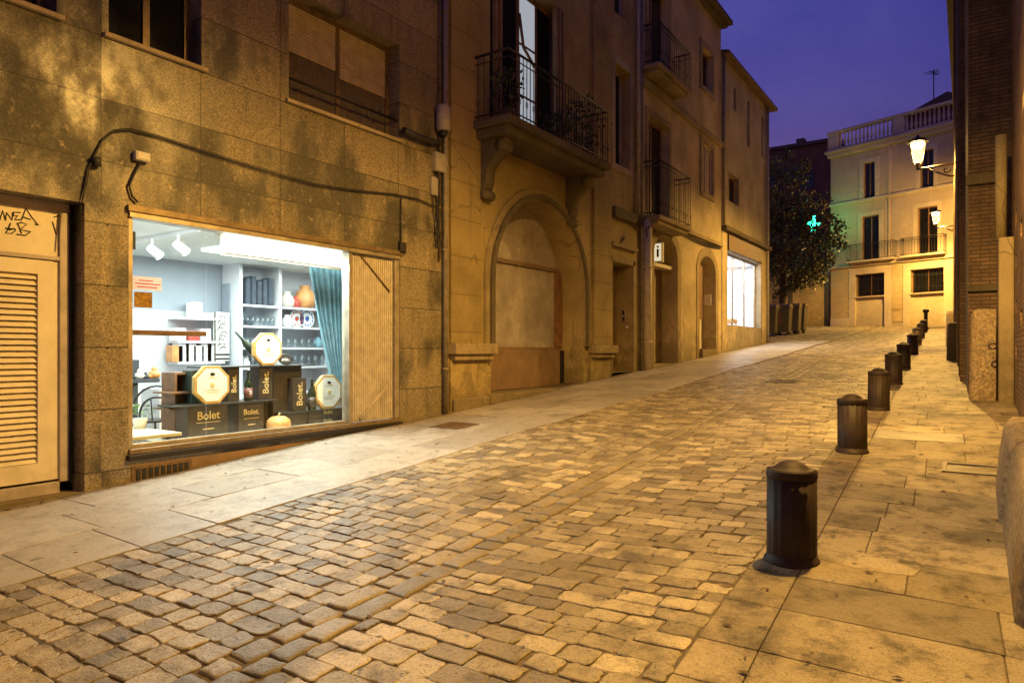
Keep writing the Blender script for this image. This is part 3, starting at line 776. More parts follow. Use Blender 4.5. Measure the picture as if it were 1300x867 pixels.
mb = MB(); mb.box(-8.4, -7.35, 4.45, 6.8, RZ0, .42)
mb.build('plinth_base', 'white', bpy.data.objects['display_plinth'])
def solid(y0, y1, z0, z1, X, dep, name, label, cat, mat, group=None, bev=.004):
    mb = MB(); mb.box(X-dep, X, y0, y1, z0, z1)
    return tag(mb.build(name, mat, None, bev, 2, (X-dep/2, (y0+y1)/2, z0)), label, cat, group)
def ctn(pxa, pxb, z0, z1, X, depth, label, mat='carton', txt=None, vert=False, tsize=None, lines=True):
    ya, yb = I(pxa, 450, X)[0], I(pxb, 450, X)[0]
    o = thing('carton', label, 'box', (X-depth/2, (ya+yb)/2, z0), 'dark wine cartons in the shop window')
    mb = MB(); mb.box(X-depth, X, ya, yb, z0, z1); mb.build('box_body', mat, o, .004)
    w, h = yb-ya, z1-z0
    if txt:
        if vert: text(txt, tsize or w*.62, 'gold', o, (X+.003, (ya+yb)/2, z0+h*.52), ZD, (0,-1,0))
        else:
            text(txt, tsize or w*.27, 'gold', o, (X+.003, (ya+yb)/2, z0+h*.70), YD, ZD)
            if lines:
                mb = MB(); mb.box(X, X+.002, ya+w*.36, yb-w*.36, z0+h*.30, z0+h*.33); mb.box(X, X+.002, ya+w*.2, yb-w*.2, z0+h*.50, z0+h*.515); mb.build('printed_line', 'gold', o)
    return o
XF = -7.72
P1 = floor_of(511, 285, XF)                                                  # top of the first plank
ctn(239, 289, FZ, P1-.02, XF, .30, 'broad dark carton with gold name, under the octagonal plaque at the window corner', 'carton', 'Bolet')
ctn(303, 335, FZ, P1-.02, XF, .30, 'upright dark carton with gold name, standing beside the pumpkin', 'carton', 'Bolet.')
solid(I(222, 450, XF+.03)[0], I(352, 450, XF+.03)[0], P1-.02, P1, XF+.04, .40, 'display_plank', 'dark plank laid across the two lower cartons', 'plank', 'slate')
P2 = floor_of(464, 330, XF-.02)
ctn(290, 304, P1, P2-.018, XF-.04, .2, 'narrow dark carton with sideways gold name between plaque and wine bottle', 'carton', 'Bolet.', True)
ctn(243, 262, P1, P2-.05, XF-.16, .2, 'dark green carton mostly hidden behind the octagonal plaque', 'carton_green')
ctn(329, 346, P1, P2-.018, XF-.04, .2, 'dark carton with sideways gold name under the upper plank, beside the blue dish', 'carton', 'Bolet.', True)
ctn(347, 383, FZ, P2-.018, XF-.12, .3, 'large plain black carton carrying the upper plank', 'carton')
solid(I(258, 450, XF)[0], I(400, 450, XF)[0], P2-.018, P2, XF, .36, 'display_plank', 'upper dark plank carrying the octagonal plaque and green bottle', 'plank', 'slate')
P3 = floor_of(520, 400, XF)
solid(I(357, 450, XF+.02)[0], I(444, 450, XF+.02)[0], P3-.018, P3, XF+.03, .36, 'display_plank', 'lowest short dark plank at the curtain end of the window', 'plank', 'slate')
ctn(372, 389, P3, floor_of(480, 380, XF), XF, .2, 'narrow carton with sideways gold name standing on the short low plank', 'carton', 'Bolet.', True)
zz = (P3-.018-FZ)/2
ctn(392, 440, FZ, FZ+zz, XF-.0, .3, 'flat dark carton with gold name, bottom of the two under the short plank', 'carton', 'Bolet.', tsize=.075, lines=False)
ctn(392, 440, FZ+zz+.001, P3-.018, XF-.01, .3, 'flat dark carton with gold name, upper of the two under the short plank', 'carton', 'Bolet.', tsize=.075, lines=False)
ctn(357, 391, FZ, P3-.018, XF-.03, .3, 'plain dark carton on the plinth beside the pumpkin, under the short plank', 'carton')
def plaque(px, py, r_px, X, zrest, label):
    y, z = I(px, py, X); r = abs(I(px+r_px, py, X)[0]-I(px-r_px, py, X)[0])/2
    ap = r*math.cos(PI/8); z = zrest + ap
    o = thing('octagonal_plaque', label, 'plaque', (X-.03, y, zrest), 'octagonal plaques in the shop window')
    oc = lambda q, x: [(x, y+q*math.cos(PI/8+k*PI/4), z+q*math.sin(PI/8+k*PI/4)) for k in range(8)]
    mb = MB(); mb.prism(oc(r, X-.05), (.06, 0, 0)); mb.build('rim', 'gold_rim', o, .006)
    mb = MB(); mb.prism(oc(r*.86, X+.0101), (.004, 0, 0)); mb.build('face', 'face', o)
    mb = MB(); mb.prism([(X+.0142, y+r*.13*math.cos(t), z+r*.52+r*.08*math.sin(t)) for t in [k*PI/8 for k in range(16)]], (.002, 0, 0)); mb.prism([(X+.0165, y+r*.06*math.cos(t), z+r*.52+r*.03*math.sin(t)) for t in [k*PI/8 for k in range(16)]], (.001, 0, 0)); mb.build('emblem', 'black', o)
    mb = MB()
    for k, (wd, hz) in enumerate(((.28, .36), (.4, -.25), (.3, -.36))): mb.box(X+.0142, X+.0155, y-r*wd, y+r*wd, z+r*hz-r*.012, z+r*hz+r*.012)
    mb.build('printed_line', 'shutter', o)
    mb = MB(); mb.lathe([(r*.13, 0), (r*.11, .004)], (0,0,0), 12); mb.v = [(X+.0142+c, y+a, z+b) for a, b, c in mb.v]; mb.build('printed_motif', 'gold', o)
plaque(269, 489, 24, XF+.03, P1, 'gold rimmed octagonal plaque on the lower plank by the window corner')
plaque(340, 442, 19, XF-.02, P2, 'gold rimmed octagonal plaque standing highest, on the upper plank')
plaque(417, 498, 18, XF+.02, P3, 'gold rimmed octagonal plaque in front of the teal curtain')
def wine(px, X, z0, z1, label, lab='label_red'):
    y = I(px, 450, X)[0]; h = z1-z0; r = h*.135
    o = thing('wine_bottle', label, 'bottle', (X, y, z0), 'wine bottles in the shop window')
    mb = MB(); mb.lathe([(r*.9, 0), (r, h*.03), (r, h*.52), (r*.85, h*.62), (r*.38, h*.74), (r*.34, h*.93), (r*.42, h*.94), (r*.42, h)], (X, y, z0), 16); mb.build('bottle_body', 'bottle', o)
    mb = MB(); mb.lathe([(r*1.02, h*.12), (r*1.02, h*.42)], (X, y, z0), 16); lb_ = mb.build('bottle_label', lab, o)
    return o, y, r, h
o, y_, r_, h_ = wine(315, XF-.02, P1, floor_of(470, 315, XF), 'dark wine bottle marked with a white letter, between cartons on the lower plank')
text('B', r_*1.3, 'white', o, (XF-.02+r_*1.05, y_, P1+h_*.27), YD, ZD)
wine(396, XF, P3, floor_of(481, 396, XF), 'dark wine bottle beside the plaque before the curtain', 'carton')
# leaning green bottle on the upper plank
a, b = I(299, 421, XF-.2), I(326, 452, XF-.2)
mb = MB(); d0 = Vector((XF-.2, a[0], a[1])); d1 = Vector((XF-.2, b[0], max(b[1], P2+.05)))
v = d1-d0; mb.tube([d0, d0+v*.3, d0+v*.45, d0+v*.6, d1], [.016, .018, .04, .05, .05], 12)
tag(mb.build('green_bottle', 'teal', None, 0, 2, tuple(d1)), 'green bottle lying slanted with its neck up behind the highest plaque', 'bottle')
bpy.data.objects['green_bottle'].data.materials[0] = M['carton_green']
# dark dish with white drawing
y, z = I(362, 455, XF-.05); z = P2+.075
o = thing('dark_dish', 'dark oval dish with white scribbles beside the highest plaque', 'dish', (XF-.05, y, P2))
mb = MB(); mb.prism([(XF-.05-.02*math.sin(t), y+.115*math.cos(t), z+.075*math.sin(t)) for t in [k*PI/12 for k in range(24)]], (.02, 0, 0)); mb.build('dish_body', 'black', o, .006)
mb = MB()
for k in range(5): mb.tube([(XF-.026, y-.06+.028*k+.012*math.cos(t), z-.005+.02*math.sin(t*1.3+k)) for t in [i*PI/4 for i in range(7)]], .004, 4)
mb.build('scribble', 'white', o)
# blue dish behind the bottle
y, z = I(323, 492, XF-.3)
o = tag(MB().lathe([(.02, 0), (.06, .03), (.10, .13), (.085, .2), (.03, .24)], (XF-.3, y, P1), 18).build('blue_jar', 'blue', None, 0, 2, (XF-.3, y, P1)), 'bright blue jar glimpsed between the cartons', 'jar')
mb = MB(); mb.box(XF-.42, XF-.2, y-.14, y+.14, FZ, P1-.021); tag(mb.build('carton', 'carton', None, .004, 2, (XF-.3, y, FZ)), 'plain dark carton half hidden behind the two lower cartons', 'box', 'dark wine cartons in the shop window')
# pumpkin
y, z = I(350, 534, XF-.0); z0 = FZ
o = thing('pumpkin', 'pale orange pumpkin on the window ledge between the cartons', 'pumpkin', (XF+.06, y, z0))
rr = .16
mb = MB(); mb.lathe([(.03, .004), (rr*.6, .0), (rr*.93, .05), (rr, .105), (rr*.9, .165), (rr*.55, .205), (rr*.2, .215), (.02, .2)], (XF+.06, y, z0), 40, lambda k, r, z: 1-.05*abs(math.cos(k*PI/4))**4); mb.build('flesh', 'pumpkin', o)
mb = MB(); mb.tube([(XF+.06, y, z0+.19), (XF+.06, y+.005, z0+.235), (XF+.07, y+.02, z0+.25)], [.018, .012, .014], 8); mb.build('stalk', 'stalk', o)
# notices on the glass
X = W-.077
def notice(pa, pb, name, label, mat):
    y0, z1 = I(*pa, X); y1, z0 = I(*pb, X)
    mb = MB(); mb.box(X, X+.003, y0, y1, z0, z1); return tag(mb.build(name, mat, None, 0, 2, (X, (y0+y1)/2, z0)), label, 'notice'), y0, y1, z0, z1
o, y0, y1, z0, z1 = notice((168, 350), (205, 370), 'paper_notice', 'pink paper notice with lines of red print taped inside the shop glass', 'thin_paper')
mb = MB()
for k, (a, b) in enumerate(((.2, .7), (.08, .95), (.15, .85))): mb.box(X+.003, X+.0045, y0+(y1-y0)*a, y0+(y1-y0)*b, z1-(z1-z0)*(.28+.24*k)-.007, z1-(z1-z0)*(.28+.24*k)+.004)
mb.build('printed_line', 'red', o)
o, y0, y1, z0, z1 = notice((170, 370), (193, 391), 'photo_card', 'amber photograph card stuck on the glass below the pink notice', 'photo')
notice((167.5, 294), (172, 317), 'purple_sticker', 'small dark purple sticker at the upper corner of the shop glass', 'navy')
# brown rail
y0, y1 = I(167, 422, -7.35)[0], I(261, 422, -7.35)[0]; z0 = I(210, 426, -7.35)[1]
solid(y0-.1, y1, z0, z0+.055, -7.33, .14, 'hanging_shelf', 'narrow brown wooden shelf spanning the corner of the shop window', 'shelf', 'wood')
# teal curtain
o = thing('curtain', 'teal curtain gathered towards the bottom beside the folded shutter', 'curtain', (-7.5, 6.4, .7))
mb = MB(); rows = 26; cols_ = 60
CXc = -8.12
ztop_, zbot = 2.80, I(415, 488, CXc)[1]-.02
for i in range(rows+1):
    t = i/rows; z = ztop_+(zbot-ztop_)*t
    ya = I(392+30*t**1.15, 400, CXc)[0]; yb = I(446-9*t, 400, CXc)[0]
    for k in range(cols_+1):
        s = k/cols_; amp = .035+.02*t
        mb.v.append((CXc+amp*math.sin(s*2*PI*8+.8*math.sin(3*t)+math.sin(s*9)), ya+(yb-ya)*s, z))
for i in range(rows):
    for k in range(cols_):
        b = i*(cols_+1)+k; mb.f.append([b, b+1, b+cols_+2, b+cols_+1]); mb.sm.append(True)
mb.build('cloth', 'teal', o)
mb = MB(); mb.tube([(CXc, I(380, 400, CXc)[0], 2.82), (CXc, 7.7, 2.82)], .012, 8); mb.build('rod', 'alu', o)
# table, chair and counter in the corner
yc = I(200, 545, -7.95)[0]
o = thing('cafe_table', 'cream topped table just inside the shop window corner', 'table', (-8.0, 3.95, RZ0))
mb = MB(); mb.box(-8.6, -7.42, 3.40, 4.28, .60, .64); mb.build('tabletop', 'cream_top', o, .006)
for x in (-8.5, -7.52):
    for y in (3.45, 4.18):
        mb = MB(); mb.tube([(x, y, RZ0), (x, y, .60)], .022, 8); mb.build('leg', 'iron', o)
o = thing('bentwood_chair', 'black bentwood chair with curved back beyond the cream table', 'chair', (-9.0, 4.85, RZ0))
cx, cy = -8.75, 4.62
mb = MB(); mb.lathe([(.02, .40), (.2, .40), (.21, .415), (.2, .43), (.02, .43)], (cx, cy, RZ0), 20); mb.build('seat', 'black', o)
mb = MB()
for hgt, w_, dz in ((.86, .23, 0), (.72, .16, 0)):
    mb.tube([(cx+w_*math.cos(t)*.5+.16, cy+w_*math.cos(t)*1.1, RZ0+.42+(hgt-.42)*math.sin(t)**.7) for t in [k*PI/12 for k in range(13)]], .014, 8)
for k in (-.06, .06): mb.tube([(cx+.17, cy+k, RZ0+.43), (cx+.16, cy+k*1.2, RZ0+.72)], .01, 6)
mb.build('backrest', 'black', o)
for sx in (-1, 1):
    for sy in (-1, 1):
        mb = MB(); mb.tube([(cx+sx*.14, cy+sy*.14, RZ0+.40), (cx+sx*.18, cy+sy*.18, RZ0)], .014, 8); mb.build('leg', 'black', o)
solid(5.15, 6.25, RZ0, 1.02, -9.5, .5, 'shop_counter', 'plain white counter block deep inside the shop', 'counter', 'white')
# corner shelf with toys
ya, yb = I(166, 480, -9.0)[0], I(203, 480, -9.0)[0]; zs = I(185, 481, -9.0)[1]
o = thing('corner_shelf', 'small dark wall shelf with toys at the window corner of the shop', 'shelf', (-9.2, (ya+yb)/2, zs))
mb = MB(); mb.box(-9.3, -9.0, ya-.3, yb, zs-.05, zs); mb.box(-9.3, -9.05, ya-.3, ya+.12, zs-.6, zs-.05); mb.box(-9.3, -9.1, ya-.3, ya+.16, zs, zs+.25); mb.build('shelf_board', 'navy', o, .004)
for k, (py, h, c, lab) in enumerate(((182, .13, 'china', 'white and blue round toy on the dark corner shelf'), (190, .09, 'navy', 'dark blue toy on the corner shelf'), (196, .10, 'orange', 'small orange toy at the edge of the corner shelf'), (201, .16, 'pumpkin', 'tall pale orange toy at the end of the corner shelf'))):
    y = I(py, 470, -9.02)[0]
    mb = MB(); mb.lathe([(h*.3, 0), (h*.48, h*.25), (h*.4, h*.55), (h*.2, h*.62), (h*.27, h*.8), (h*.1, h)], (-9.08, y-.02, zs), 12)
    tag(mb.build('toy', c, None, 0, 2, (-9.08, y-.02, zs)), lab, 'toy')
y = I(172, 520, -8.3)[0]
o = thing('potted_plant', 'small green plant in a white pot at the window corner', 'plant', (-8.2, y, .64))
mb = MB(); mb.lathe([(.06, 0), (.09, .12), (.08, .12)], (-8.2, y, .64), 14); mb.build('pot', 'china', o)
mb = MB()
for k in range(60):
    a = R.uniform(0, 2*PI); r = R.uniform(.02, .14); z = .77+R.uniform(0, .16); d = Vector((math.cos(a), math.sin(a), R.uniform(-.2, .7)))*.05; p = Vector((-8.2+r*math.cos(a), y+r*math.sin(a), z)); s = Vector((-d.y, d.x, 0))*.5
    mb.quad(p, p+d*.5+s, p+d, p+d*.5-s)
mb.build('foliage', 'leafy', o)
for k, (y, h, c, lab) in enumerate(((5.3, .22, 'china', 'white paper bag slumped at the corner end of the shop counter'), (5.55, .16, 'clear', 'clear plastic bag on the shop counter'), (5.8, .3, 'white_box', 'tall off white bag on the shop counter'), (6.05, .18, 'leafy', 'green packet on the shop counter'))):
    mb = MB(); mb.lathe([(h*.42, 0), (h*.46, h*.3), (h*.36, h*.7), (h*.22, h*.9), (h*.28, h)], (-9.25, y, 1.02), 9, lambda k_, r, z: 1+.12*math.sin(k_*2.3+z*9)); tag(mb.build('carrier_bag', c, None, 0, 2, (-9.25, y, 1.02)), lab, 'bag')
# brown little rack behind the first cartons
o = thing('wooden_rack', 'small dark brown wooden rack with two shelves behind the first carton', 'rack', (-8.1, I(228, 500, -8.0)[0], .6))
ya, yb = I(222, 500, -8.0)[0], I(244, 500, -8.0)[0]; za, zb = I(230, 535, -8.0)[1], I(230, 473, -8.0)[1]
mb = MB(); mb.box(-8.3, -8.28, ya, yb, RZ0, zb); mb.box(-8.28, -8.0, ya, ya+.025, RZ0, zb); mb.box(-8.28, -8.0, yb-.025, yb, RZ0, zb); mb.box(-8.28, -8.0, ya+.025, yb-.025, zb-.025, zb); mb.build('rack_frame', 'wood', o)
for zf in (I(230, 497, -8.0)[1], I(230, 517, -8.0)[1]):
    mb = MB(); mb.box(-8.279, -7.9, ya-.12, yb-.026, zf-.02, zf); mb.build('shelf', 'wood', o)
# white wall shelves with packets (left part of back wall)
def onback(px, py, X=-10.69): return I(px, py, X)
o = thing('wall_shelves', 'white wall shelves with white packets behind the window corner', 'shelf', (-10.6, onback(240, 400)[0], 1.0))
ya, yb = onback(213, 400)[0], onback(272, 400)[0]
zl = [onback(240, p)[1] for p in (404, 433, 459, 482)]
for z in zl: 
    mb = MB(); mb.box(-10.69, -10.38, ya, yb, z-.035, z); mb.build('shelf', 'white', o)
for k, (px, zi, h, c) in enumerate(((222, 2, .26, 'orange'), (230, 2, .30, 'white'), (239, 2, .33, 'white'), (249, 2, .26, 'paper'), (259, 2, .34, 'white'), (266, 2, .3, 'white'), (226, 1, .2, 'china'), (243, 1, .16, 'red'), (258, 1, .2, 'white'), (247, 0, .25, 'china'))):
    y = onback(px, 430, -10.5)[0]
    names = ('orange packet beside white ones', 'white packet next to the orange one', 'tall white packet in the middle', 'pinkish packet', 'tallest white packet near the poster', 'white packet beside the poster', 'short white tub', 'low red packet', 'short white carton', 'white bowl box alone on the top board')
    tag(MB().box(-10.6, -10.42, y-.09, y+.09, zl[zi], zl[zi]+h).build('packet', c, None, .006, 2, (-10.5, y, zl[zi])), names[k] + (' on the third white wall shelf', ' on the third white wall shelf', ' of the third white wall shelf', ' on the third white wall shelf', ' on the third white wall shelf', ' on the third white wall shelf', ' on the second white wall shelf', ' on the second white wall shelf', ' on the second white wall shelf', ' of the white wall shelves')[k], 'packet', 'packets on the white wall shelves')
# poster
y0, z1 = onback(272, 396, -10.4); y1, z0 = onback(291, 458, -10.4)
o = thing('poster', 'tall white poster with black line drawings on the back wall', 'poster', (-10.4, (y0+y1)/2, z0))
mb = MB(); mb.box(-10.43, -10.4, y0, y1, z0, z1); mb.build('sheet', 'face', o)
mb = MB(); mb.box(-10.4, -10.396, y0, y0+.025, z0, z1); mb.box(-10.4, -10.396, y0+.03, y1, z0+.02, z0+.05); mb.box(-10.4, -10.396, y0+.03, y1, z0+.09, z0+.12)
for k in range(9):
    y = y0+.1+R.random()*(y1-y0-.2); z = z0+.2+(z1-z0-.3)*k/8; mb.tube([(-10.395, y+.06*math.cos(t), z+.04*math.sin(t*1.2)) for t in [i*PI/4 for i in range(8)]], .008, 4)
mb.build('drawing', 'black', o)
mb = MB(); mb.box(-10.66, -10.44, y1+.03, y1+.36, RZ0, z1+.5); tag(mb.build('display_screen', 'blue_grey', None, 0, 2, (-10.5, y0, RZ0)), 'pale blue grey standing panel behind the drawn poster', 'panel')
# back shelving unit
UX = -10.2
ya, ym, yb = onback(306, 400, UX)[0], onback(356, 400, UX)[0], onback(420, 400, UX)[0]
zs = [onback(340, p, UX)[1] for p in (337, 388, 414, 441, 466, 500)]
o = thing('shelving_unit', 'tall white shelving unit filling the back of the shop', 'shelving', (-10.4, (ya+yb)/2, RZ0))
mb = MB()
for y in (ya, ym, yb): mb.box(-10.69, UX, y-.03, y+.03, RZ0, zs[0]+.02)
mb.box(-10.69, -10.67, ya+.03, yb-.03, RZ0, zs[0]+.02); mb.build('carcass', 'white', o)
for z in zs[1:]:
    for a, b in ((ya+.031, ym-.031), (ym+.031, yb-.031)):
        mb = MB(); mb.box(-10.669, UX+.01, a, b, z-.035, z); mb.build('shelf', 'white', o)
mb = MB(); y0, y1 = ya+.12, ym-.1
n = 5
for k in range(n):
    a = y0+(y1-y0)*k/n; mb.box(-10.5, UX-.04, a+.008, a+(y1-y0)/n-.008, zs[1], zs[1]+.46+.04*math.sin(k*2.1))
tag(mb.build('folded_aprons', 'navy', None, .03, 3, (-10.35, (y0+y1)/2, zs[1])), 'dark navy bags standing together on the top shelf of the shop', 'bags')
bpy.data.objects['folded_aprons'].name = 'navy_bag'
k = 0
where = {1: 'second', 2: 'third', 3: 'fourth', 4: 'fifth'}
for zi, bay in ((2, 0), (3, 0), (3, 1), (4, 1), (4, 0)):
    a, b = (ya+.1, ym-.08) if bay == 0 else (ym+.1, yb-.12)
    for i in range(7):
        y = a+(b-a)*i/6; h = .16 if zi != 4 else .2
        mb = MB(); mb.lathe([(.028, 0), (.035, .004), (.045, h), (.041, h), (.032, .012), (.02, .01)], (UX-.12, y, zs[zi]), 12)
        tag(mb.build('tumbler', 'tumbler', None, 0, 2, (UX-.12, y, zs[zi])), 'clear drinking glass in a line on the white shop shelves', 'glass', 'glasses on the shop shelves')
def jar(px, zi, h, mat, name, label, cat):
    y = onback(px, 400, UX-.1)[0]
    tag(MB().lathe([(h*.25, 0), (h*.42, h*.1), (h*.5, h*.42), (h*.35, h*.75), (h*.2, h*.85), (h*.24, h)], (UX-.14, y, zs[zi]), 18).build(name, mat, None, 0, 2, (UX-.14, y, zs[zi])), label, cat)
jar(377, 1, .2, 'red', 'red_pot', 'small reddish pot on the top shelf near the curtain', 'pot')
jar(389, 1, .42, 'orange', 'orange_vase', 'tall orange vase on the top shelf against the curtain', 'vase')
for px, zi, h, c, nm, lab in ((313, 4, .17, 'china', 'jug', 'small white jug at the start of the low shop shelf'), (349, 3, .2, 'wood', 'wooden_jar', 'brown wooden jar at the end of the glass shelf'), (366, 2, .22, 'china', 'jug', 'white jug standing before the red patterned plate'),
        (366, 1, .28, 'white_box', 'tall_tin', 'tall off white tin at the near end of the top shelf'), (405, 3, .2, 'teal', 'bowl_jar', 'blue green jar half hidden by the curtain'), (318, 2, .15, 'navy', 'dark_cup', 'small dark cup at the start of the second glass shelf'), (370, 5, .22, 'china', 'jug', 'white jug on the lowest shop shelf'), (384, 5, .15, 'red', 'red_pot', 'little red pot on the lowest shop shelf')):
    jar(px, zi, h, c, nm, lab, nm.split('_')[-1])
def plate(px, zi, r, mat, label):
    y = onback(px, 400, UX-.1)[0]; z = zs[zi]+r
    o = thing('plate', label, 'plate', (UX-.15, y, zs[zi]))
    mb = MB(); mb.prism([(UX-.16, y+r*math.cos(t), z+r*math.sin(t)) for t in [k*PI/12 for k in range(24)]], (.015, 0, 0)); mb.build('dish', 'china', o)
    mb = MB()
    for k in range(12):
        t = k*PI/6; mb.tube([(UX-.142, y+r*.75*math.cos(t+q), z+r*.75*math.sin(t+q)) for q in (0, .15, .3)], .012, 4)
    mb.lathe([(r*.3, 0), (r*.25, .003)], (0, 0, 0), 10); mb.v[-20:] = [(UX-.1445+c, y+a, z+b) for a, b, c in mb.v[-20:]]
    mb.build('painted_rim', mat, o)
plate(379, 2, .16, 'red', 'white plate with red pattern on the shop shelf')
plate(392, 2, .17, 'blue', 'white plate with blue pattern beside the red one')

# ------------------------------------------------------------------ cables and boxes on the granite wall
def wallpts(l, off=.03): return [(W+off, *onX(px, py, W+off)) for px, py in l]
mb = MB()
for k in range(3):
    j = lambda: R.uniform(-1.5, 1.5)
    mb.tube(wallpts([(101+j(), 300), (103+j(), 262), (108+k*1.3, 232), (114+j(), 212), (120, 196+k), (130, 177+k), (145, 165+k*1.3), (165, 163+k*1.3), (200, 172+k*1.5), (250, 188+k*1.7), (300, 204+k*1.8), (350, 219+k*1.8), (400, 233+k*1.5), (450, 241+k), (500, 246+k), (530, 252+k), (552, 262+k)]), .0048, 6)
tag(mb.build('wall_cable', 'cable', None, 0, 2, (W, 5, 3.7)), 'bundle of black cables sagging across the granite over the shop window', 'cable')
mb = MB(); mb.tube(wallpts([(178, 207), (170, 222), (164, 236), (168, 250), (175, 257)]), .012, 6)
tag(mb.build('loose_cable', 'cable', None, 0, 2, (W, 3.6, 3.3)), 'short loose black cable curling below the small white wall box', 'cable')
mb = MB(); mb.tube(wallpts([(509, 250), (509, 318)]), .010, 6); mb.box(W, W+.05, onX(505, 310, W)[0], onX(513, 310, W)[0], onX(509, 322, W)[1], onX(509, 308, W)[1])
tag(mb.build('drop_cable', 'cable', None, 0, 2, (W, 7.5, 3.1)), 'thin vertical cable dropping to a small box above the folding shutter', 'cable')
mb = MB(); mb.tube(wallpts([(121, 200), (124, 212)], .04), [.045, .035], 10)
tag(mb.build('cable_knot', 'cable', None, 0, 2, (W, 3.2, 3.4)), 'black cable coil hanging at the bend over the granite pillar', 'cable')
def wbox(pa, pb, dep, name, label, mat, cat='box', lid=None):
    y0, z1 = onX(*pa, W); y1, z0 = onX(*pb, W)
    o = thing(name, label, cat, (W, (y0+y1)/2, z0)); mb = MB(); mb.box(W+.002, W+dep, y0, y1, z0, z1); mb.build('case', mat, o, .012, 3)
    mb = MB(); mb.box(W+dep, W+dep+.006, y0+.015, y1-.015, z0+.015, z1-.015); mb.build('lid', mat, o, .003)
    return o
wbox((168, 192), (187, 208), .07, 'wall_box', 'small white box on the granite between door and shop window', 'white_box')
wbox((548, 193), (562, 222), .09, 'wall_box', 'pale upright box just under the grey siren cover by the drainpipe', 'grey_box')
wbox((545, 224), (553, 250), .06, 'wall_box', 'narrow grey meter box under the pale one beside the drainpipe', 'grey_box')
y, z0 = onX(563, 167, W+.12); z1 = onX(563, 133, W+.12)[1]
o = thing('siren_cover', 'grey rounded terminal cover strapped to the drainpipe at the house corner', 'box', (W+.12, y, z0))
mb = MB(); mb.lathe([(.09, 0), (.115, .03), (.115, z1-z0-.05), (.08, z1-z0-.01), (.03, z1-z0)], (W+.12, y, z0), 20); mb.build('case', 'grey_box', o)
mb = MB(); mb.lathe([(.05, -.08), (.07, 0)], (W+.12, y, z0), 14); mb.build('neck', 'black', o)
mb = MB(); mb.tube(wallpts([(512, 166), (530, 174), (545, 179), (562, 182)], .09), [.055, .055, .05, .03], 12)
tag(mb.build('cable_sleeve', 'cable', None, 0, 2, (W+.09, 7.9, 4.7)), 'thick black cable sleeve reaching from the window to the corner pipe', 'cable')
mb = MB()
for k in range(7):
    P = []
    for i in range(9):
        z = 4.75-1.55*i/8; P.append((W+.05+.02*math.sin(k*1.3+i), 8.22+.025*k+.05*math.sin(i*1.1+k*2.), z))
    mb.tube(P, .009, 5)
tag(mb.build('cable_tangle', 'cable', None, 0, 2, (W, 8.3, 3.2)), 'tangle of black cables running down beside the corner drainpipe', 'cable')
def drain(parent, y, z0, z1, r, mat, off=.02, name='drainpipe', X=None):
    x = (X if X is not None else W) + r + off
    mb = MB(); mb.tube([(x, y, z0), (x, y, z1)], r, 14); p = mb.build(name, mat, parent)
    z = z0+.8
    while z < z1: mb = MB(); mb.lathe([(r+.01, 0), (r+.01, .04)], (x, y, z), 14); mb.build('pipe_clip', mat, p); z += 1.9
    return p
drain(b1, 8.44, zg(8.4)-.1, 9, .045, 'pipe_grey')
drain(b1, 8.33, 3.0, 9, .02, 'rust')

# ------------------------------------------------------------------ B2: house with the big arch and the corbelled balcony
b2 = thing('arched_building', 'ochre rendered house with a large boarded arch and corbelled balcony', 'building', (W, 12, 0))
H2 = 13.6
AU0, AU1, AZ0, AZ1, AR = 9.77, 13.2, .78, 4.50, 1.715
ops = [(AU0, AU1, AZ0, AZ1, .60, AR), (14.58, 15.75, 1.04, 3.66, .5, 0), (9.75, 12.35, 5.52, 8.6, .35, 0), (14.75, 15.6, 6.0, 8.4, .3, 0), (9.75, 12.35, 9.6, 12, .35, 0), (14.75, 15.6, 9.6, 11.8, .3, 0)]
mb = MB(); facade(mb, LW, 8.47, 16.24, -.4, H2, ops)
mb.quad((W,8.47,9.2), (W-8,8.47,9.2), (W-8,8.47,H2), (W,8.47,H2)); mb.quad((W,8.47,H2), (W,16.24,H2), (W-8,16.24,H2), (W-8,8.47,H2)); mb.quad((W-8,8.47,-1), (W-8,16.24,-1), (W-8,16.24,H2), (W-8,8.47,H2)); mb.quad((W,16.24,12.4), (W-8,16.24,12.4), (W-8,16.24,H2), (W,16.24,H2))
mb.build('wall', 'sand_plaster', b2)
for a, b in ((8.60, 9.42), (13.62, 14.5)):
    mb = MB(); bx(mb, LW, a, b, -.06, -.002, 1.68, H2-.3); mb.build('pilaster', 'pilaster', b2, .008)
for a, b in ((8.56, 9.72), (13.42, 14.56)):
    mb = MB(); bx(mb, LW, a, b, -.2, -.002, 1.50, 1.68); bx(mb, LW, a+.05, b-.06, -.14, -.003, 1.40, 1.50); mb.build('ledge', 'stone', b2, .012)
    mb = MB(); bx(mb, LW, a+.04, b-.1, -.05, -.002, -.2, 1.40); mb.build('pedestal', 'sand_plaster', b2, .01)
mb = MB(); bx(mb, LW, 8.62, 9.6, -.12, -.052, -.2, .78); mb.build('broken_plinth', 'stone', b2, .03)
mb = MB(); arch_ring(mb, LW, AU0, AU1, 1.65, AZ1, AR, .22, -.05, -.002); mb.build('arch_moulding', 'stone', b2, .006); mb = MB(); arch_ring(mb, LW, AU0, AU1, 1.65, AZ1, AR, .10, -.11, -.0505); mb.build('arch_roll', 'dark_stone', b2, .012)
inf = MB(); arch_panel(inf, LW, AU0, AU1, 1.62, AZ1, AR, .60, .05); af = inf.build('arch_infill', 'dusty_board', b2)
mb = MB(); bx(mb, LW, AU0+.002, AU1-.002, .54, .598, 3.28, 3.36); bx(mb, LW, AU0, AU1, .54, .598, 1.56, 1.63); mb.build('transom', 'brown_board', af)
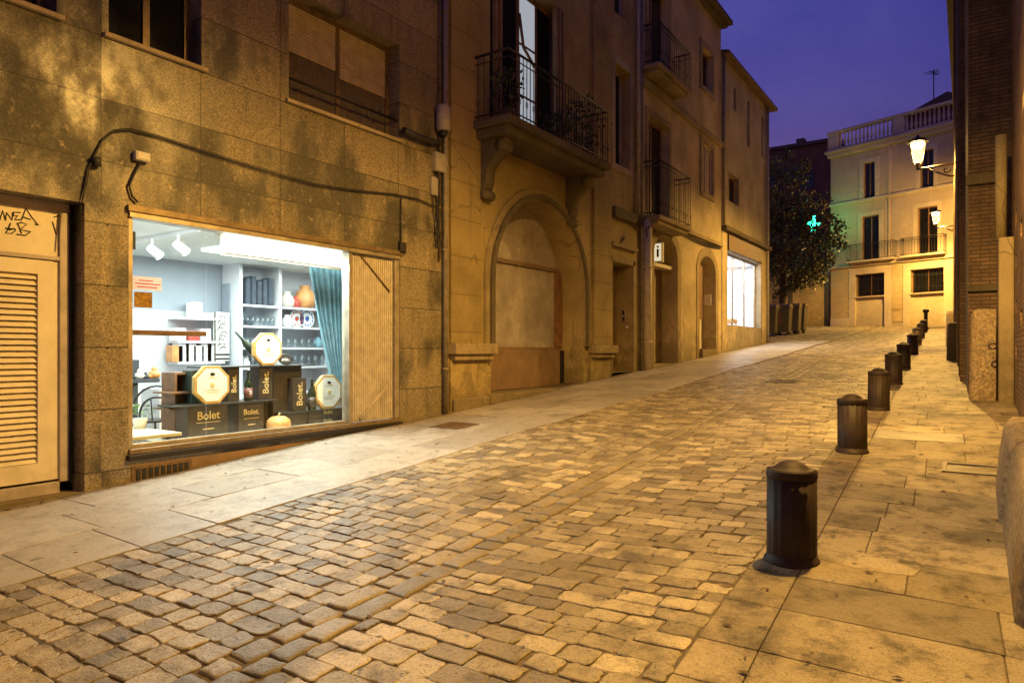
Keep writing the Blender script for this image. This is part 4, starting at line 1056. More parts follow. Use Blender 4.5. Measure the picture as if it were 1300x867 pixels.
mb = MB(); bx(mb, LW, 10.05, 10.52, .585, .599, 1.64, 3.27); mb.build('pale_strip', 'pale_board', af)
mb = MB(); bx(mb, LW, 12.95, AU1-.002, .52, .597, 1.64, 3.27); mb.build('jamb_board', 'wood', af)
mb = MB(); bx(mb, LW, AU0, AU1-.22, .46, .62, .80, 1.56); mb.build('lower_panel', 'brown_board', af, .008)
mb = MB(); bx(mb, LW, AU1-.21, AU1-.001, .48, .62, .80, 1.56); mb.build('side_panel', 'black', af)
mb = MB(); bx(mb, LW, AU0-.1, AU1-.0, -.08, .62, .3, .79); mb.build('door_step', 'stone', b2, .015)
# small door with its hood
mb = MB(); bx(mb, LW, 14.59, 15.74, .42, .48, 1.05, 3.65); d2 = mb.build('door', 'door_wood', b2)
mb = MB(); 
for a, b in ((14.67, 15.12), (15.2, 15.66)):
    for c, d in ((1.2, 2.2), (2.35, 3.5)): bx(mb, LW, a, b, .40, .419, c, d)
mb.build('door_panel', 'door_wood', d2, .01)
mb = MB(); bx(mb, LW, 14.52, 14.58, -.04, 0, 1.0, 3.78); bx(mb, LW, 15.75, 15.88, -.04, 0, 1.0, 3.78); bx(mb, LW, 14.52, 15.88, -.04, 0, 3.66, 3.8); bx(mb, LW, 14.5, 15.95, -.09, 0, 4.02, 4.12)
mb.prism([LW(15.0, -.06, 4.12), LW(15.45, -.06, 4.12), LW(15.3, -.06, 4.2), LW(15.22, -.06, 4.33), LW(15.14, -.06, 4.2)], (-.055, 0, 0)); mb.build('door_surround', 'stone', d2, .008)
mb = MB(); mb.box(W-.28, W-.16, 15.715, 15.748, 2.25, 2.62); ic = mb.build('intercom', 'alu', d2, .006)
mb = MB(); mb.box(W-.25, W-.19, 15.708, 15.714, 2.45, 2.56); mb.box(W-.25, W-.19, 15.708, 15.714, 2.3, 2.4); mb.build('button_panel', 'black', ic)
mb = MB(); mb.box(W-.16, W-.10, 15.725, 15.748, 2.12, 2.18); mb.build('bell_button', 'white', d2)
mb = MB(); bx(mb, LW, 14.58, 15.75, .0, .42, .9, 1.045); mb.build('threshold', 'pale_stone', d2)
# balcony
ba = MB(); BX0, BX1 = 9.18, 12.92
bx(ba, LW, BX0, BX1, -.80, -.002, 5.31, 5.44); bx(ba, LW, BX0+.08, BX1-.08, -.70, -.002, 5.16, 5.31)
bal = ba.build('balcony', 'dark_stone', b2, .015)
railing(LW, BX0+.05, BX1-.05, .75, 5.44, 6.52, parent=bal)
for y in (9.52, 12.55):
    mb = MB(); prof = []
    for k in range(13):
        t = k/12; prof.append((.52*(1-t)**1.3+.06+.05*math.sin(t*9), 5.16-.86*t))
    P = [LW(y-.13, 0, 5.16)] + [LW(y-.13, -p, z) for p, z in prof] + [LW(y-.13, 0, 4.30)]
    mb.prism(P, (0, .26, 0), True); mb.lathe([(.02, 0), (.085, .01), (.085, .29), (.02, .3)], (0, 0, 0), 14)
    mb.v[-56:] = [(W+.10+a, y-.15+c, 4.24+b) for a, b, c in mb.v[-56:]]
    mb.lathe([(.02, 0), (.10, .01), (.10, .29), (.02, .3)], (0, 0, 0), 14); mb.v[-56:] = [(W+.46+a, y-.15+c, 5.03+b) for a, b, c in mb.v[-56:]]
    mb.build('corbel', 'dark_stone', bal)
fw = window(b2, LW, 9.75, 12.35, 5.52, 8.6, .33, .08, 'brown_board', 'pane', 3, 'french_window')
mb = MB(); bx(mb, LW, 11.02, 11.66, .285, .292, 5.6, 8.5); mb.build('lit_pane', 'lit_curtain', fw)
for z in (6.55, 7.55): mb = MB(); bx(mb, LW, 11.02, 11.66, .27, .284, z-.02, z+.02); mb.build('glazing_bar', 'wood', fw)
mb = MB(); mb.tube([LW(11.05, .25, 8.1), LW(11.2, .25, 7.5), LW(11.6, .25, 7.25)], .03, 6); mb.build('curtain_tie', 'wood', fw)
for u in (9.9, 10.05, 12.0, 12.15, 12.3): mb = MB(); bx(mb, LW, u, u+.05, -.02, .06, 5.53, 8.55); mb.build('shutter_leaf', 'door_wood', fw)
window(b2, LW, 14.75, 15.6, 6.0, 8.4, .28, .06, 'grey_paint', 'pane', 1)
window(b2, LW, 9.75, 12.35, 9.6, 12, .33, .08, 'wood', 'pane', 1); window(b2, LW, 14.75, 15.6, 9.6, 11.8, .28, .06, 'grey_paint', 'pane', 1)
for a, b, z0, z1 in ((14.75, 15.6, 6.0, 8.4),):
    mb = MB(); bx(mb, LW, a-.16, a-.002, -.03, -.002, z0-.16, z1+.16); bx(mb, LW, b+.002, b+.16, -.03, -.002, z0-.16, z1+.16); bx(mb, LW, a-.002, b+.002, -.03, -.002, z1+.002, z1+.16); bx(mb, LW, a-.002, b+.002, -.03, -.002, z0-.16, z0-.002); mb.build('window_surround', 'grey_plaster', b2)
mb = MB(); bx(mb, LW, 14.56, 16.2, -.12, -.002, 4.7, 4.95); mb.build('cornice', 'dark_stone', b2, .02)
drain(b2, 15.98, 4.95, H2, .05, 'grey_box')
# plants on the balcony
for k, (y, h, lab) in enumerate(((9.6, .7, 'dark leafy plant at the shop end of the corbelled balcony'), (11.9, .9, 'bushy dark plant in the middle of the balcony railing'), (12.5, 1.15, 'tall dark plant at the far end of the corbelled balcony'), (11.2, .35, 'low trailing plant under the lit balcony window'))):
    o = thing('balcony_plant', lab, 'plant', (W+.5, y, 5.44), 'plants on the corbelled balcony')
    mb = MB(); mb.lathe([(.09, 0), (.13, .22), (.11, .22)], (W+.5, y, 5.44), 14); mb.build('pot', 'rust', o)
    mb = MB()
    for i in range(190):
        t = R.random(); a = R.uniform(0, 2*PI); r = (.08+.22*math.sin(t*PI*.9))*math.sqrt(R.random()); p = Vector((W+.5+r*math.cos(a), y+r*1.15*math.sin(a), 5.64+h*t))
        d = Vector((R.gauss(0,1), R.gauss(0,1), R.gauss(.2,1))).normalized()*.085; s = d.cross(Vector((R.gauss(0,1), R.gauss(0,1), R.gauss(0,1)))).normalized()*.028
        mb.quad(p, p+d*.5+s, p+d, p+d*.5-s)
    mb.tube([(W+.5, y, 5.6), (W+.52, y+.03, 5.64+h*.8)], .01, 5); mb.build('foliage', 'plant', o)

# ------------------------------------------------------------------ B3: house with two arched doors and two iron balconies
b3 = thing('balcony_house', 'cream rendered house with two arched doorways and iron balconies', 'building', (W, 19.5, 0))
H3 = 12.35
ops = [(17.12, 18.84, 1.2, 4.72, .5, .55), (20.72, 22.3, 1.42, 4.55, .45, .5), (16.75, 18.2, 5.15, 7.75, .3, 0), (16.75, 18.2, 9.0, 11.4, .3, 0), (20.95, 22.0, 6.55, 8.1, .12, 0), (20.95, 22.0, 9.85, 11.1, .25, 0)]
mb = MB(); facade(mb, LW, 16.24, 22.9, 0, H3, ops)
mb.quad((W-8,16.24,0), (W-8,22.9,0), (W-8,22.9,H3), (W-8,16.24,H3)); mb.quad((W,22.9,11.4), (W-8,22.9,11.4), (W-8,22.9,H3), (W,22.9,H3))
mb.build('wall', 'cream_plaster', b3)
mb = MB(); bx(mb, LW, 16.24, 23.1, -.35, 8.0, H3+.1, H3+.24); bx(mb, LW, 16.24, 23.0, -.2, 8.0, H3, H3+.1); mb.build('roof', 'dark_stone', b3, .02)
for d_, z0, z1 in ((-.10, 8.35, 8.52), (-.08, 5.02, 5.14)): mb = MB(); bx(mb, LW, 16.3, 22.88, d_, -.002, z0, z1); mb.build('string_course', 'stone', b3, .015)
mb = MB(); arch_ring(mb, LW, 17.12, 18.84, 1.1, 4.72, .55, .28, -.02, -.002); mb.build('arch_surround', 'stone', b3, .006)
mb = MB(); arch_ring(mb, LW, 20.72, 22.3, 1.3, 4.55, .5, .28, -.02, -.002); mb.build('arch_surround', 'stone', b3, .006)
# doorway 1: sign over a rolled shutter
mb = MB(); arch_panel(mb, LW, 17.12, 18.84, 1.22, 4.72, .55, .46, .05); d = mb.build('door', 'door_wood', b3)
mb = MB(); z = 1.25
while z < 3.75: mb.prism([LW(17.95, .44, z), LW(17.95, .415, z+.03), LW(17.95, .44, z+.06), LW(17.95, .455, z+.03)], (0, .27, 0)); z += .062
mb.build('roller_shutter', 'white_box', d)
mb = MB(); bx(mb, LW, 17.13, 18.83, .12, .45, 3.86, 3.96); mb.build('canopy', 'white_box', d, .006)
sg = MB(); sg.box(W-.32, W-.05, 17.86, 17.98, 3.99, 4.55); so = sg.build('lit_sign', 'white_box', d, .006)
mb = MB(); mb.box(W-.29, W-.08, 17.852, 17.859, 4.03, 4.51); mb.build('sign_face', 'lit_sign', so)
mb = MB(); mb.box(W-.21, W-.15, 17.846, 17.851, 4.14, 4.36); mb.lathe([(.01, -.03), (.035, 0), (.01, .035)], (W-.18, 17.849, 4.42), 8); mb.build('sign_figure', 'black', so)
# doorway 2: white door with meter box
mb = MB(); arch_panel(mb, LW, 20.72, 22.3, 1.62, 4.55, .5, .42, .05); d = mb.build('door', 'cream_paint', b3)
mb = MB(); bx(mb, LW, 21.52, 21.75, .40, .418, 2.4, 4.0); bx(mb, LW, 21.05, 21.3, .40, .418, 2.4, 4.0); mb.build('pane', 'pane', d)
mb = MB(); bx(mb, LW, 20.74, 21.1, .02, .08, 2.55, 4.2); mb.build('shutter_leaf', 'wood', d)
mb = MB(); bx(mb, LW, 20.72, 22.3, -.12, .42, 1.3, 1.6); mb.build('door_step', 'stone', d, .02)
mb = MB(); mb.box(W-.33, W-.12, 22.22, 22.298, 3.05, 3.4); mb.build('meter_box', 'white_box', d, .008)
for z0, z1 in ((5.15, 7.75), (9.0, 11.4)):
    w = window(b3, LW, 16.75, 18.2, z0, z1, .28, .08, 'wood', 'pane', 1, 'french_window')
    mb = MB(); bx(mb, LW, 16.6, 16.748, -.03, -.002, z0, z1+.15); bx(mb, LW, 18.202, 18.35, -.03, -.002, z0, z1+.15); bx(mb, LW, 16.748, 18.202, -.03, -.002, z1+.002, z1+.15); mb.build('surround', 'stone', w)
for zt, zr, lab in ((5.0, 6.38, 0), (8.86, 9.86, 1)):
    mb = MB(); bx(mb, LW, 16.32, 18.66, -.5, -.002, zt-.12, zt); bx(mb, LW, 16.4, 18.58, -.42, -.002, zt-.22, zt-.12); bl = mb.build('balcony', 'stone', b3, .03)
    railing(LW, 16.36, 18.62, .47, zt, zr, parent=bl, step=.13)
for z0, z1, dp in ((6.55, 8.1, .12), (9.85, 11.1, .25)):
    w = window(b3, LW, 20.95, 22.0, z0, z1, dp-.01, .07, 'grey_paint' if dp < .2 else 'wood', 'shutter' if dp < .2 else 'pane', 1)
    mb = MB(); bx(mb, LW, 20.78, 20.948, -.035, -.002, z0-.17, z1+.17); bx(mb, LW, 22.002, 22.17, -.035, -.002, z0-.17, z1+.17); bx(mb, LW, 20.948, 22.002, -.035, -.002, z1+.002, z1+.17); bx(mb, LW, 20.948, 22.002, -.05, -.002, z0-.17, z0-.002); mb.build('surround', 'stone', w)
drain(b3, 16.42, zg(16.4)-.1, 4.9, .12, 'pipe_pale', .0)
drain(b3, 16.20, zg(16.2)-.1, H3, .045, 'pipe_grey')
mb = MB()
for k in range(6): mb.tube([(W+.16+.04*math.sin(k), 16.3+.06*k+.05*math.sin(i*1.4+k), 5.0-.7*i/6+.12*math.sin(i*2+k)) for i in range(7)], .014, 5)
tag(mb.build('cable_tangle', 'cable', None, 0, 2, (W, 16.4, 4.5)), 'tangled black cables at the top of the thick pale pipe by the arched door', 'cable')
mb = MB()
for k in range(3): mb.tube([(W+.03, 18.9+3.9*i/10, 4.95-.10*math.sin(PI*i/10)+.05*k) for i in range(11)], .014, 5)
tag(mb.build('wall_cable', 'cable', None, 0, 2, (W, 20.8, 4.9)), 'black cables slung between the iron balcony and the white shop', 'cable')

# ------------------------------------------------------------------ B4: last house with the white lit shop
b4 = thing('corner_house', 'plain rendered corner house with a white lit shop and overhanging eaves', 'building', (W, 26, 0))
H4 = 11.5
ops = [(23.62, 28.04, 2.42, 5.0, .3, 0), (23.75, 25.0, 6.75, 7.75, .25, 0), (24.35, 24.62, 10.05, 10.9, .2, 0), (26.05, 26.4, 9.2, 10.95, .2, 0), (28.1, 28.4, 9.3, 10.9, .2, 0)]
mb = MB(); facade(mb, LW, 22.9, 29.15, 0, H4, ops)
mb.quad((W,29.15,0), (W-8,29.15,0), (W-8,29.15,H4), (W,29.15,H4)); mb.quad((W-8,22.9,0), (W-8,29.15,0), (W-8,29.15,H4), (W-8,22.9,H4))
mb.build('wall', 'grey_plaster', b4)
mb = MB(); mb.prism([LW(22.9, -.28, H4-.02), LW(22.9, -.28, H4+.1), LW(22.9, 4, H4+1.1), LW(22.9, 8.3, H4+.1), LW(22.9, 8.3, H4-.02)], (0, 6.75, 0)); mb.build('roof', 'rooftile', b4, .02)
mb = MB(); bx(mb, LW, 22.95, 29.1, -.18, -.002, 5.62, 5.78); mb.build('ledge', 'dark_stone', b4, .02)
mb = MB(); bx(mb, LW, 22.98, 23.5, -.02, -.001, 1.0, 5.62); mb.build('pier', 'cream_plaster', b4, .01)
mb = MB(); bx(mb, LW, 28.1, 29.12, -.02, -.001, 1.0, 5.62); mb.build('pier', 'cream_plaster', b4, .01)
mb = MB(); bx(mb, LW, 23.62, 28.04, -.06, -.002, 5.02, 5.56); fa = mb.build('sign_fascia', 'fascia', b4, .006)
sw4 = window(b4, LW, 23.63, 28.03, 2.43, 4.99, .29, .05, 'alu', 'clear', 2, 'shop_window')
mb = MB()
x0, x1 = W-.31, W-2.6
mb.quad((x1,23.4,2.2), (x1,29,2.2), (x1,29,5.05), (x1,23.4,5.05)); mb.quad((x0,23.4,2.2), (x1,23.4,2.2), (x1,23.4,5.05), (x0,23.4,5.05)); mb.quad((x0,29,2.2), (x1,29,2.2), (x1,29,5.05), (x0,29,5.05))
mb.quad((x0,23.4,5.05), (x1,23.4,5.05), (x1,29,5.05), (x0,29,5.05)); mb.quad((x0,23.4,2.2), (x0,29,2.2), (x1,29,2.2), (x1,23.4,2.2)); mb.build('interior_wall', 'white', b4)
ll = lampobj('white_shop_glow', 'AREA', (W-1.3, 26.2, 5.0), 420, (.90, .93, 1.0), b4, shape='RECTANGLE', size=2., size_y=4.8)
for k, (y, h, c, nm, lab) in enumerate(((26.6, .9, 'orange', 'shop_stool', 'tan upholstered seat inside the white lit shop'), (24.3, .7, 'shutter', 'shop_stand', 'low beige display stand inside the white lit shop'))):
    o = thing(nm, lab, 'furniture', (W-.9, y, 2.2)); mb = MB(); mb.box(W-1.2, W-.6, y-.35, y+.35, 2.2+h*.45, 2.2+h*.65); mb.box(W-1.25, W-1.12, y-.35, y+.35, 2.2+h*.65, 2.2+h*1.1); mb.build('seat', c, o, .05, 3)
    for sx in (-1.15, -.65):
        for sy in (-.3, .3): mb = MB(); mb.tube([(W+sx, y+sy, 2.2), (W+sx, y+sy, 2.2+h*.45)], .025, 6); mb.build('leg', 'wood', o)
window(b4, LW, 23.75, 25.0, 6.75, 7.75, .23, .06, 'wood', 'pane', 1)
for a, b, z0, z1 in ((24.35, 24.62, 10.05, 10.9), (26.05, 26.4, 9.2, 10.95), (28.1, 28.4, 9.3, 10.9)): window(b4, LW, a, b, z0, z1, .18, .03, 'wood', 'pane', 0)
drain(b4, 23.0, 5.8, H4, .05, 'pipe_grey'); drain(b4, 28.85, 1.7, H4, .05, 'grey_box')
q = gnd(941, 434)
o = thing('stand_sign', 'small white sign on a thin post in front of the white lit shop', 'sign', (q[0], q[1], zg(q[1])))
mb = MB(); mb.tube([(*q, zg(q[1])), (*q, zg(q[1])+.8)], .018, 8); mb.lathe([(.16, 0), (.15, .02), (.03, .03)], (*q, zg(q[1])), 16); mb.build('post', 'iron', o)
mb = MB(); mb.box(q[0]-.16, q[0]+.16, q[1]-.012, q[1]+.012, zg(q[1])+.8, zg(q[1])+1.08); mb.build('sign_board', 'white', o, .004)

# ------------------------------------------------------------------ F: house closing the street
FL = Vector((-7.95, 49.0)); FR = Vector((-1.0, 46.5)); fd = (FR-FL).normalized(); fnrm = Vector((-fd.y, fd.x))
FZ0 = 3.1; FA = math.atan2(fd.y, fd.x)
f = thing('street_end_house', 'pale three storey house with balustrade closing the end of the street', 'building', (FL.x, FL.y, FZ0), None, FA)
def FW(u, d, z): return (u, d, z)
def far(px, py):
    x, y, z = ray(px, py); k = (FL.x*fnrm.x+FL.y*fnrm.y)/(x*fnrm.x+y*fnrm.y)
    p = Vector((x*k, y*k)); return (p-FL).dot(fd), EYE+k*z-FZ0
def rect(a, b):
    u0, z1 = far(*a); u1, _ = far(b[0], a[1]); _, z0 = far((a[0]+b[0])/2, b[1]); _, z1 = far((a[0]+b[0])/2, a[1]); return u0, u1, z0, z1
w_top = [(1.92, 2.62, 8.55, 10.75), (5.28, 6.02, 8.55, 10.75)]
u = far(1103.5, 230)[0]; w_top[0] = (u-.36, u+.36, 8.3, 10.5)
u2 = far(1177, 215)[0]; w_top[1] = (u2-.36, u2+.36, 8.3, 10.5)
zT0 = far(1104, 252)[1]; zT1 = far(1104, 206)[1]; w_top = [(a, b, zT0, zT1) for a, b, c, d in w_top]
zD0 = far(1105, 330)[1]-.02; zD1 = far(1105, 274)[1]
d1 = (far(1094.5, 300)[0], far(1116, 300)[0]); d2 = (far(1165, 290)[0], far(1190.5, 290)[0])
g1 = rect((1086, 347.5), (1123, 376)); g2 = rect((1156, 341), (1198.5, 371.5))
zG0 = (g1[2]+g2[2])/2; zG1 = (g1[3]+g2[3])/2
zC = far(1053, 198)[1]; zP = far(1053, 173)[1]; zS = far(1056.6, 340.6)[1]; zS2 = far(1058.5, 261)[1]
UL = 8.6
ops = [(*w_top[0], .25, 0), (*w_top[1], .25, 0), (*d1, zD0, zD1, .25, 0), (*d2, zD0, zD1, .25, 0)]
mb = MB(); facade(mb, FW, 0, UL, zS, zC, ops)
mb.quad(FW(0,0,-1), FW(0,9,-1), FW(0,9,zC), FW(0,0,zC)); mb.quad(FW(0,0,zC), FW(UL,0,zC), FW(UL,9,zC), FW(0,9,zC)); mb.quad(FW(UL,0,-1), FW(UL,9,-1), FW(UL,9,zC), FW(UL,0,zC)); mb.quad(FW(0,9,-1), FW(UL,9,-1), FW(UL,9,zC), FW(0,9,zC))
mb.build('wall', 'far_upper', f)
gp = .10
ops = [(g1[0], g1[1], zG0, zG1, .3, 0), (g2[0], g2[1], zG0, zG1, .3, 0)]
ops2 = [(g1[0], g1[1], -.3, zG0-.06, gp, 0), (g2[0], g2[1], -.3, zG0-.06, gp, 0)]
mb = MB(); facade(mb, FW, 0, UL, -1, zS, ops+ops2)
for a in (g1, g2): mb.quad(FW(a[0],gp,-.3), FW(a[1],gp,-.3), FW(a[1],gp,zG0-.06), FW(a[0],gp,zG0-.06))
mb.build('ground_floor_wall', 'far_plaster', f)
for a in (g1, g2): 
    w = window(f, FW, a[0], a[1], zG0, zG1, .28, .06, 'wood', 'pane', 1, bars=9)
    mb = MB(); bx(mb, FW, a[0]-.05, a[1]+.05, -.08, .05, zG0-.06, zG0+.004); mb.build('sill', 'far_trim', w)
    mb = MB(); 
    for u0, u1 in ((a[0]-.42, a[0]-.003), (a[1]+.003, a[1]+.42)): bx(mb, FW, u0, u1, -.05, -.002, -.6, zG1+.38)
    bx(mb, FW, a[0]-.003, a[1]+.003, -.05, -.002, zG1+.003, zG1+.38); mb.build('bay_surround', 'far_trim', f)
mb = MB(); bx(mb, FW, .02, g1[0]-.46, -.03, -.002, .55, zS-.1); mb.build('quoin', 'far_band', f)
mb = MB(); bx(mb, FW, g1[1]+.46, g2[0]-.46, -.03, -.002, .2, zS-.1); mb.build('quoin', 'far_band', f)
mb = MB(); bx(mb, FW, .0, g1[0]-.44, -.08, -.003, -.6, .54); mb.build('plinth', 'far_trim', f, .02)
for a, b, z0, z1, nm in ((*w_top[0], 'window'), (*w_top[1], 'window'), (*d1, zD0, zD1, 'french_window'), (*d2, zD0, zD1, 'french_window')):
    w = window(f, FW, a, b, z0, z1, .2, .06, 'wood', 'pane', 1, nm)
    mb = MB(); bx(mb, FW, a-.26, a-.003, -.04, -.002, z0-(.15 if nm == 'window' else 0), z1+.26); bx(mb, FW, b+.003, b+.26, -.04, -.002, z0-(.15 if nm == 'window' else 0), z1+.26); bx(mb, FW, a-.003, b+.003, -.04, -.002, z1+.003, z1+.26)
    if nm == 'window': bx(mb, FW, a-.003, b+.003, -.06, -.002, z0-.12, z0-.003)
    mb.build('surround', 'far_trim', w)
for d_, z0, z1 in ((-.12, zS2-.1, zS2+.08), (-.14, zS-.08, zS+.12)): mb = MB(); bx(mb, FW, -.06, UL, d_, -.002, z0, z1); mb.build('string_course', 'far_trim', f, .02)
mb = MB(); bx(mb, FW, -.25, UL, -.35, .4, zC+.05, zC+.22); bx(mb, FW, -.15, UL, -.2, .3, zC-.2, zC+.05); mb.build('cornice', 'far_trim', f, .03)
mb = MB(); bx(mb, FW, 3.6, 3.9, -.02, -.001, zS2+.3, zC-.5); bx(mb, FW, 3.7, 3.78, -.07, -.001, zS, zC-.2); mb.build('drainpipe', 'far_trim', f)
zb = zC+.22; pt = zP+.0
uA = (.62, far(1135, 165)[0]); uB = (far(1150, 160)[0], UL-.2)
mb = MB(); bx(mb, FW, -.1, .6, -.2, .1, zb, pt); bx(mb, FW, uA[1]+.02, uB[0]-.02, -.2, .1, zb, pt); bx(mb, FW, -.13, UL, -.25, .15, pt, pt+.16); bx(mb, FW, .6, UL, -.2, .1, zb, zb+.12); par = mb.build('parapet', 'far_trim', f, .015)
mb = MB()
for a, b in (uA, uB):
    n = int((b-a)/.24)
    for i in range(n):
        u = a+.1+(b-a-.2)*i/max(1, n-1); h = pt-zb-.12
        mb = MB(); mb.lathe([(.05, 0), (.05, .05), (.085, h*.3), (.05, h*.6), (.035, h*.8), (.06, h)], (u, -.05, zb+.12), 10)
        mb.build('baluster', 'far_trim', par)
for (a, b) in ((far(1079, 325)[0], far(1139, 322)[0]), (far(1147, 320)[0], far(1203, 315)[0])):
    mb = MB(); bx(mb, FW, a, b, -.5, -.002, zD0-.12, zD0); bl = mb.build('balcony', 'far_trim', f, .02)
    railing(FW, a+.04, b-.04, .46, zD0, zD0+1.02, parent=bl, step=.15)
# set-back attic with aerial
mb = MB(); ax0, ax1 = far(1122, 160)[0], far(1196, 130)[0]
mb.box(ax0, ax1+.5, 3.0, 7, zC, zP+.9); mb.build('attic', 'dark_block', f)
mb = MB(); mb.prism([(ax0-.3, 2.8, zP+.9), (ax1+.8, 2.8, zP+.9), ((ax0+ax1)/2+.8, 2.8, zP+1.75)], (0, 4.6, 0)); rf = mb.build('roof', 'rooftile', f)
mb = MB(); au = far(1157, 130)[0]; mb.tube([(au, 3, zP+1), (au, 3, zP+3.4)], .03, 6)
for k in range(5): mb.tube([(au-.45+.07*k, 2.6+.2*k, zP+3.2), (au+.45-.07*k, 2.6+.2*k, zP+3.2)], .015, 4)
mb.tube([(au, 2.5, zP+3.2), (au, 3.6, zP+3.2)], .02, 5); mb.build('aerial', 'iron', rf)
# scrawl on the ground floor
mb = MB(); c0 = far(1138, 393)
mb.tube([(c0[0]-.3+.6*t/40, -.036, c0[1]+.13*math.sin(t*.9)*math.cos(t*.23)) for t in range(41)], .012, 4)
mb.build('graffiti_lettering', 'wood', f)
# red light at the far right foot: doorway glow left out (hidden); lane wall, yellow house and dark block
o = thing('lane_wall_building', 'low yellow walled building with a dark door beside the street end house', 'building', (-10.5, 49.3, 3.0))
mb = MB(); mb.box(-14.5, -8.05, 49.4, 52, 2.4, 6.75); mb.build('wall', 'yellow_wall', o)
mb = MB(); mb.box(-14.5, -8.05, 49.25, 49.4, 6.6, 6.85); mb.build('coping', 'far_trim', o, .02)
mb = MB(); mb.box(-11.7, -10.8, 49.36, 49.399, 2.6, 5.6); mb.build('door', 'door_wood', o)
mb = MB(); mb.box(-10.62, -10.4, 49.33, 49.398, 2.6, 6.1); mb.build('pipe_chase', 'dark_stone', o)
mb = MB(); mb.tube([(-8.15, 49.2, 3), (-8.15, 49.2, 8.5)], .05, 8); mb.build('drainpipe', 'pipe_grey', o)
o = thing('yellow_house', 'yellow house rising behind the low lane wall, half hidden by the tree', 'building', (-12, 54, 3.0))
mb = MB(); mb.box(-16, -8.2, 53, 60, 2.4, 9.6); mb.build('wall', 'yellow_wall', o)
mb = MB(); mb.box(-16.3, -8.0, 52.7, 60.3, 9.6, 9.85); mb.build('roof', 'rooftile', o)
for x in (-11.4, -9.7):
    mb = MB(); mb.box(x-.4, x+.4, 52.94, 52.999, 6.9, 8.6); mb.build('window', 'pane', o)
o = thing('apartment_block', 'tall unlit brown apartment block behind the tree', 'building', (-18, 66, 3.5))
mb = MB(); mb.box(-30, -9.8, 64, 76, 2.4, 19.5); mb.build('wall', 'dark_block', o)
mb = MB(); mb.box(-30.2, -9.6, 63.8, 76.2, 19.5, 19.8); mb.box(-13.6, -12.9, 66, 67, 19.8, 20.8); mb.build('roof', 'rooftile', o)
for i in range(4):
    for k in range(4):
        mb = MB(); x = -21+k*2.9; z = 6.4+i*3.1; mb.box(x-.6, x+.6, 63.95, 63.999, z, z+1.5); mb.build('window', 'pane', o)
# pharmacy cross
cp = Vector((-8.75, 47.6, 0)); k_ = 44.2; zc = EYE + (445-284)/FPX*(CT*47.6+ST*8.75)
o = thing('green_cross_sign', 'green neon cross glowing behind the tree beside the street end house', 'sign', (cp.x, cp.y, zc))
mb = MB(); a, b = .17, .52
P = [(-b,-a),(-a,-a),(-a,-b),(a,-b),(a,-a),(b,-a),(b,a),(a,a),(a,b),(-a,b),(-a,a),(-b,a)]
mb.prism([(cp.x+p*.8, cp.y, zc+q) for p, q in P], (0, .16, 0)); mb.build('case', 'iron', o)
mb = MB(); mb.prism([(cp.x+p*.75, cp.y-.012, zc+q*.94) for p, q in P], (0, .01, 0)); mb.build('neon', 'cross', o)
mb = MB(); mb.tube([(cp.x, cp.y+.1, zc), (-8.2, 49.0, zc)], .04, 8); mb.build('bracket', 'iron', o)
lampobj('green_glow', 'POINT', (cp.x+.75, cp.y-.5, zc), 75, (.08, 1, .30), o, shadow_soft_size=.3)

# ------------------------------------------------------------------ right side
r1 = thing('near_brick_building', 'rough brick building hugging the right pavement with stone courses', 'building', (.5, 6, 0))
def RW1(u, d, z): return (.45 + d, u, z)
ops = [(1.6, 2.5, 1.7, 3.1, .2, 0)] + [(9.3+.9*(k % 2)+0.0, 9.7+.9*(k % 2), 1.3+k*.55, 1.52+k*.55, .18, 0) for k in range(5)] + [(11.6, 11.9, 1.45+k*.62, 1.65+k*.62, .18, 0) for k in range(4)]
mb = MB(); facade(mb, RW1, -12, 13.2, -1.2, 12, ops)
mb.quad((.45,-12,-1.2), (8,-12,-1.2), (8,-12,12), (.45,-12,12)); mb.quad((8,-12,-1.2), (8,13.2,-1.2), (8,13.2,12), (8,-12,12)); mb.quad((.45,-12,12), (.45,13.2,12), (8,13.2,12), (8,-12,12))
for o_ in ops: mb.quad(RW1(o_[0],o_[4],o_[2]), RW1(o_[1],o_[4],o_[2]), RW1(o_[1],o_[4],o_[3]), RW1(o_[0],o_[4],o_[3]))
mb.build('wall', 'brick', r1)
mb = MB(); mb.box(.36, .449, -12, 8.1, 3.80, 3.98); mb.build('string_course', 'stone', r1, .02)
mb = MB(); mb.box(.26, .449, 12.15, 12.9, .5, 3.2); mb.build('pilaster', 'stone', r1, .03)
mb = MB(); mb.tube([(.30, 12.5, 3.2), (.30, 12.46, 4.75)], .075, 12); mb.build('conduit', 'stone', r1)
mb = MB(); mb.tube([(.24+.05*math.sin(t)-.05, 12.1, 1.62+.04*math.cos(t)) for t in [k*PI/8 for k in range(17)]], .011, 6, False); mb.build('iron_ring', 'iron', r1)
r2 = thing('dark_brick_church', 'tall dark brick building with piers stepping into the right pavement', 'building', (0, 20, 0))
XA, XB = -.115, -.535
mb = MB(); P = [(XA, 13.2), (XB, 26.2), (8, 26.2), (8, 13.2)]
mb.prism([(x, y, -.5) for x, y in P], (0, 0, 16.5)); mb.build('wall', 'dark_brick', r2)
def rx(y): return XA+(XB-XA)*(y-13.2)/13
for y, wd, pj in ((15.6, .5, .07), (18.8, .5, .07), (22, .5, .07), (25.4, .6, .09)):
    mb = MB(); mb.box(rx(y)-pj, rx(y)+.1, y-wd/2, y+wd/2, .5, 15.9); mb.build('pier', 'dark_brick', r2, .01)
for ya, z0, z1 in ((13.12, 4.2, 4.36), (13.14, 2.5, 2.6)): mb = MB(); mb.box(XA-.03, .455, ya, 13.199, z0, z1); mb.build('string_course', 'dark_stone', r2, .01)
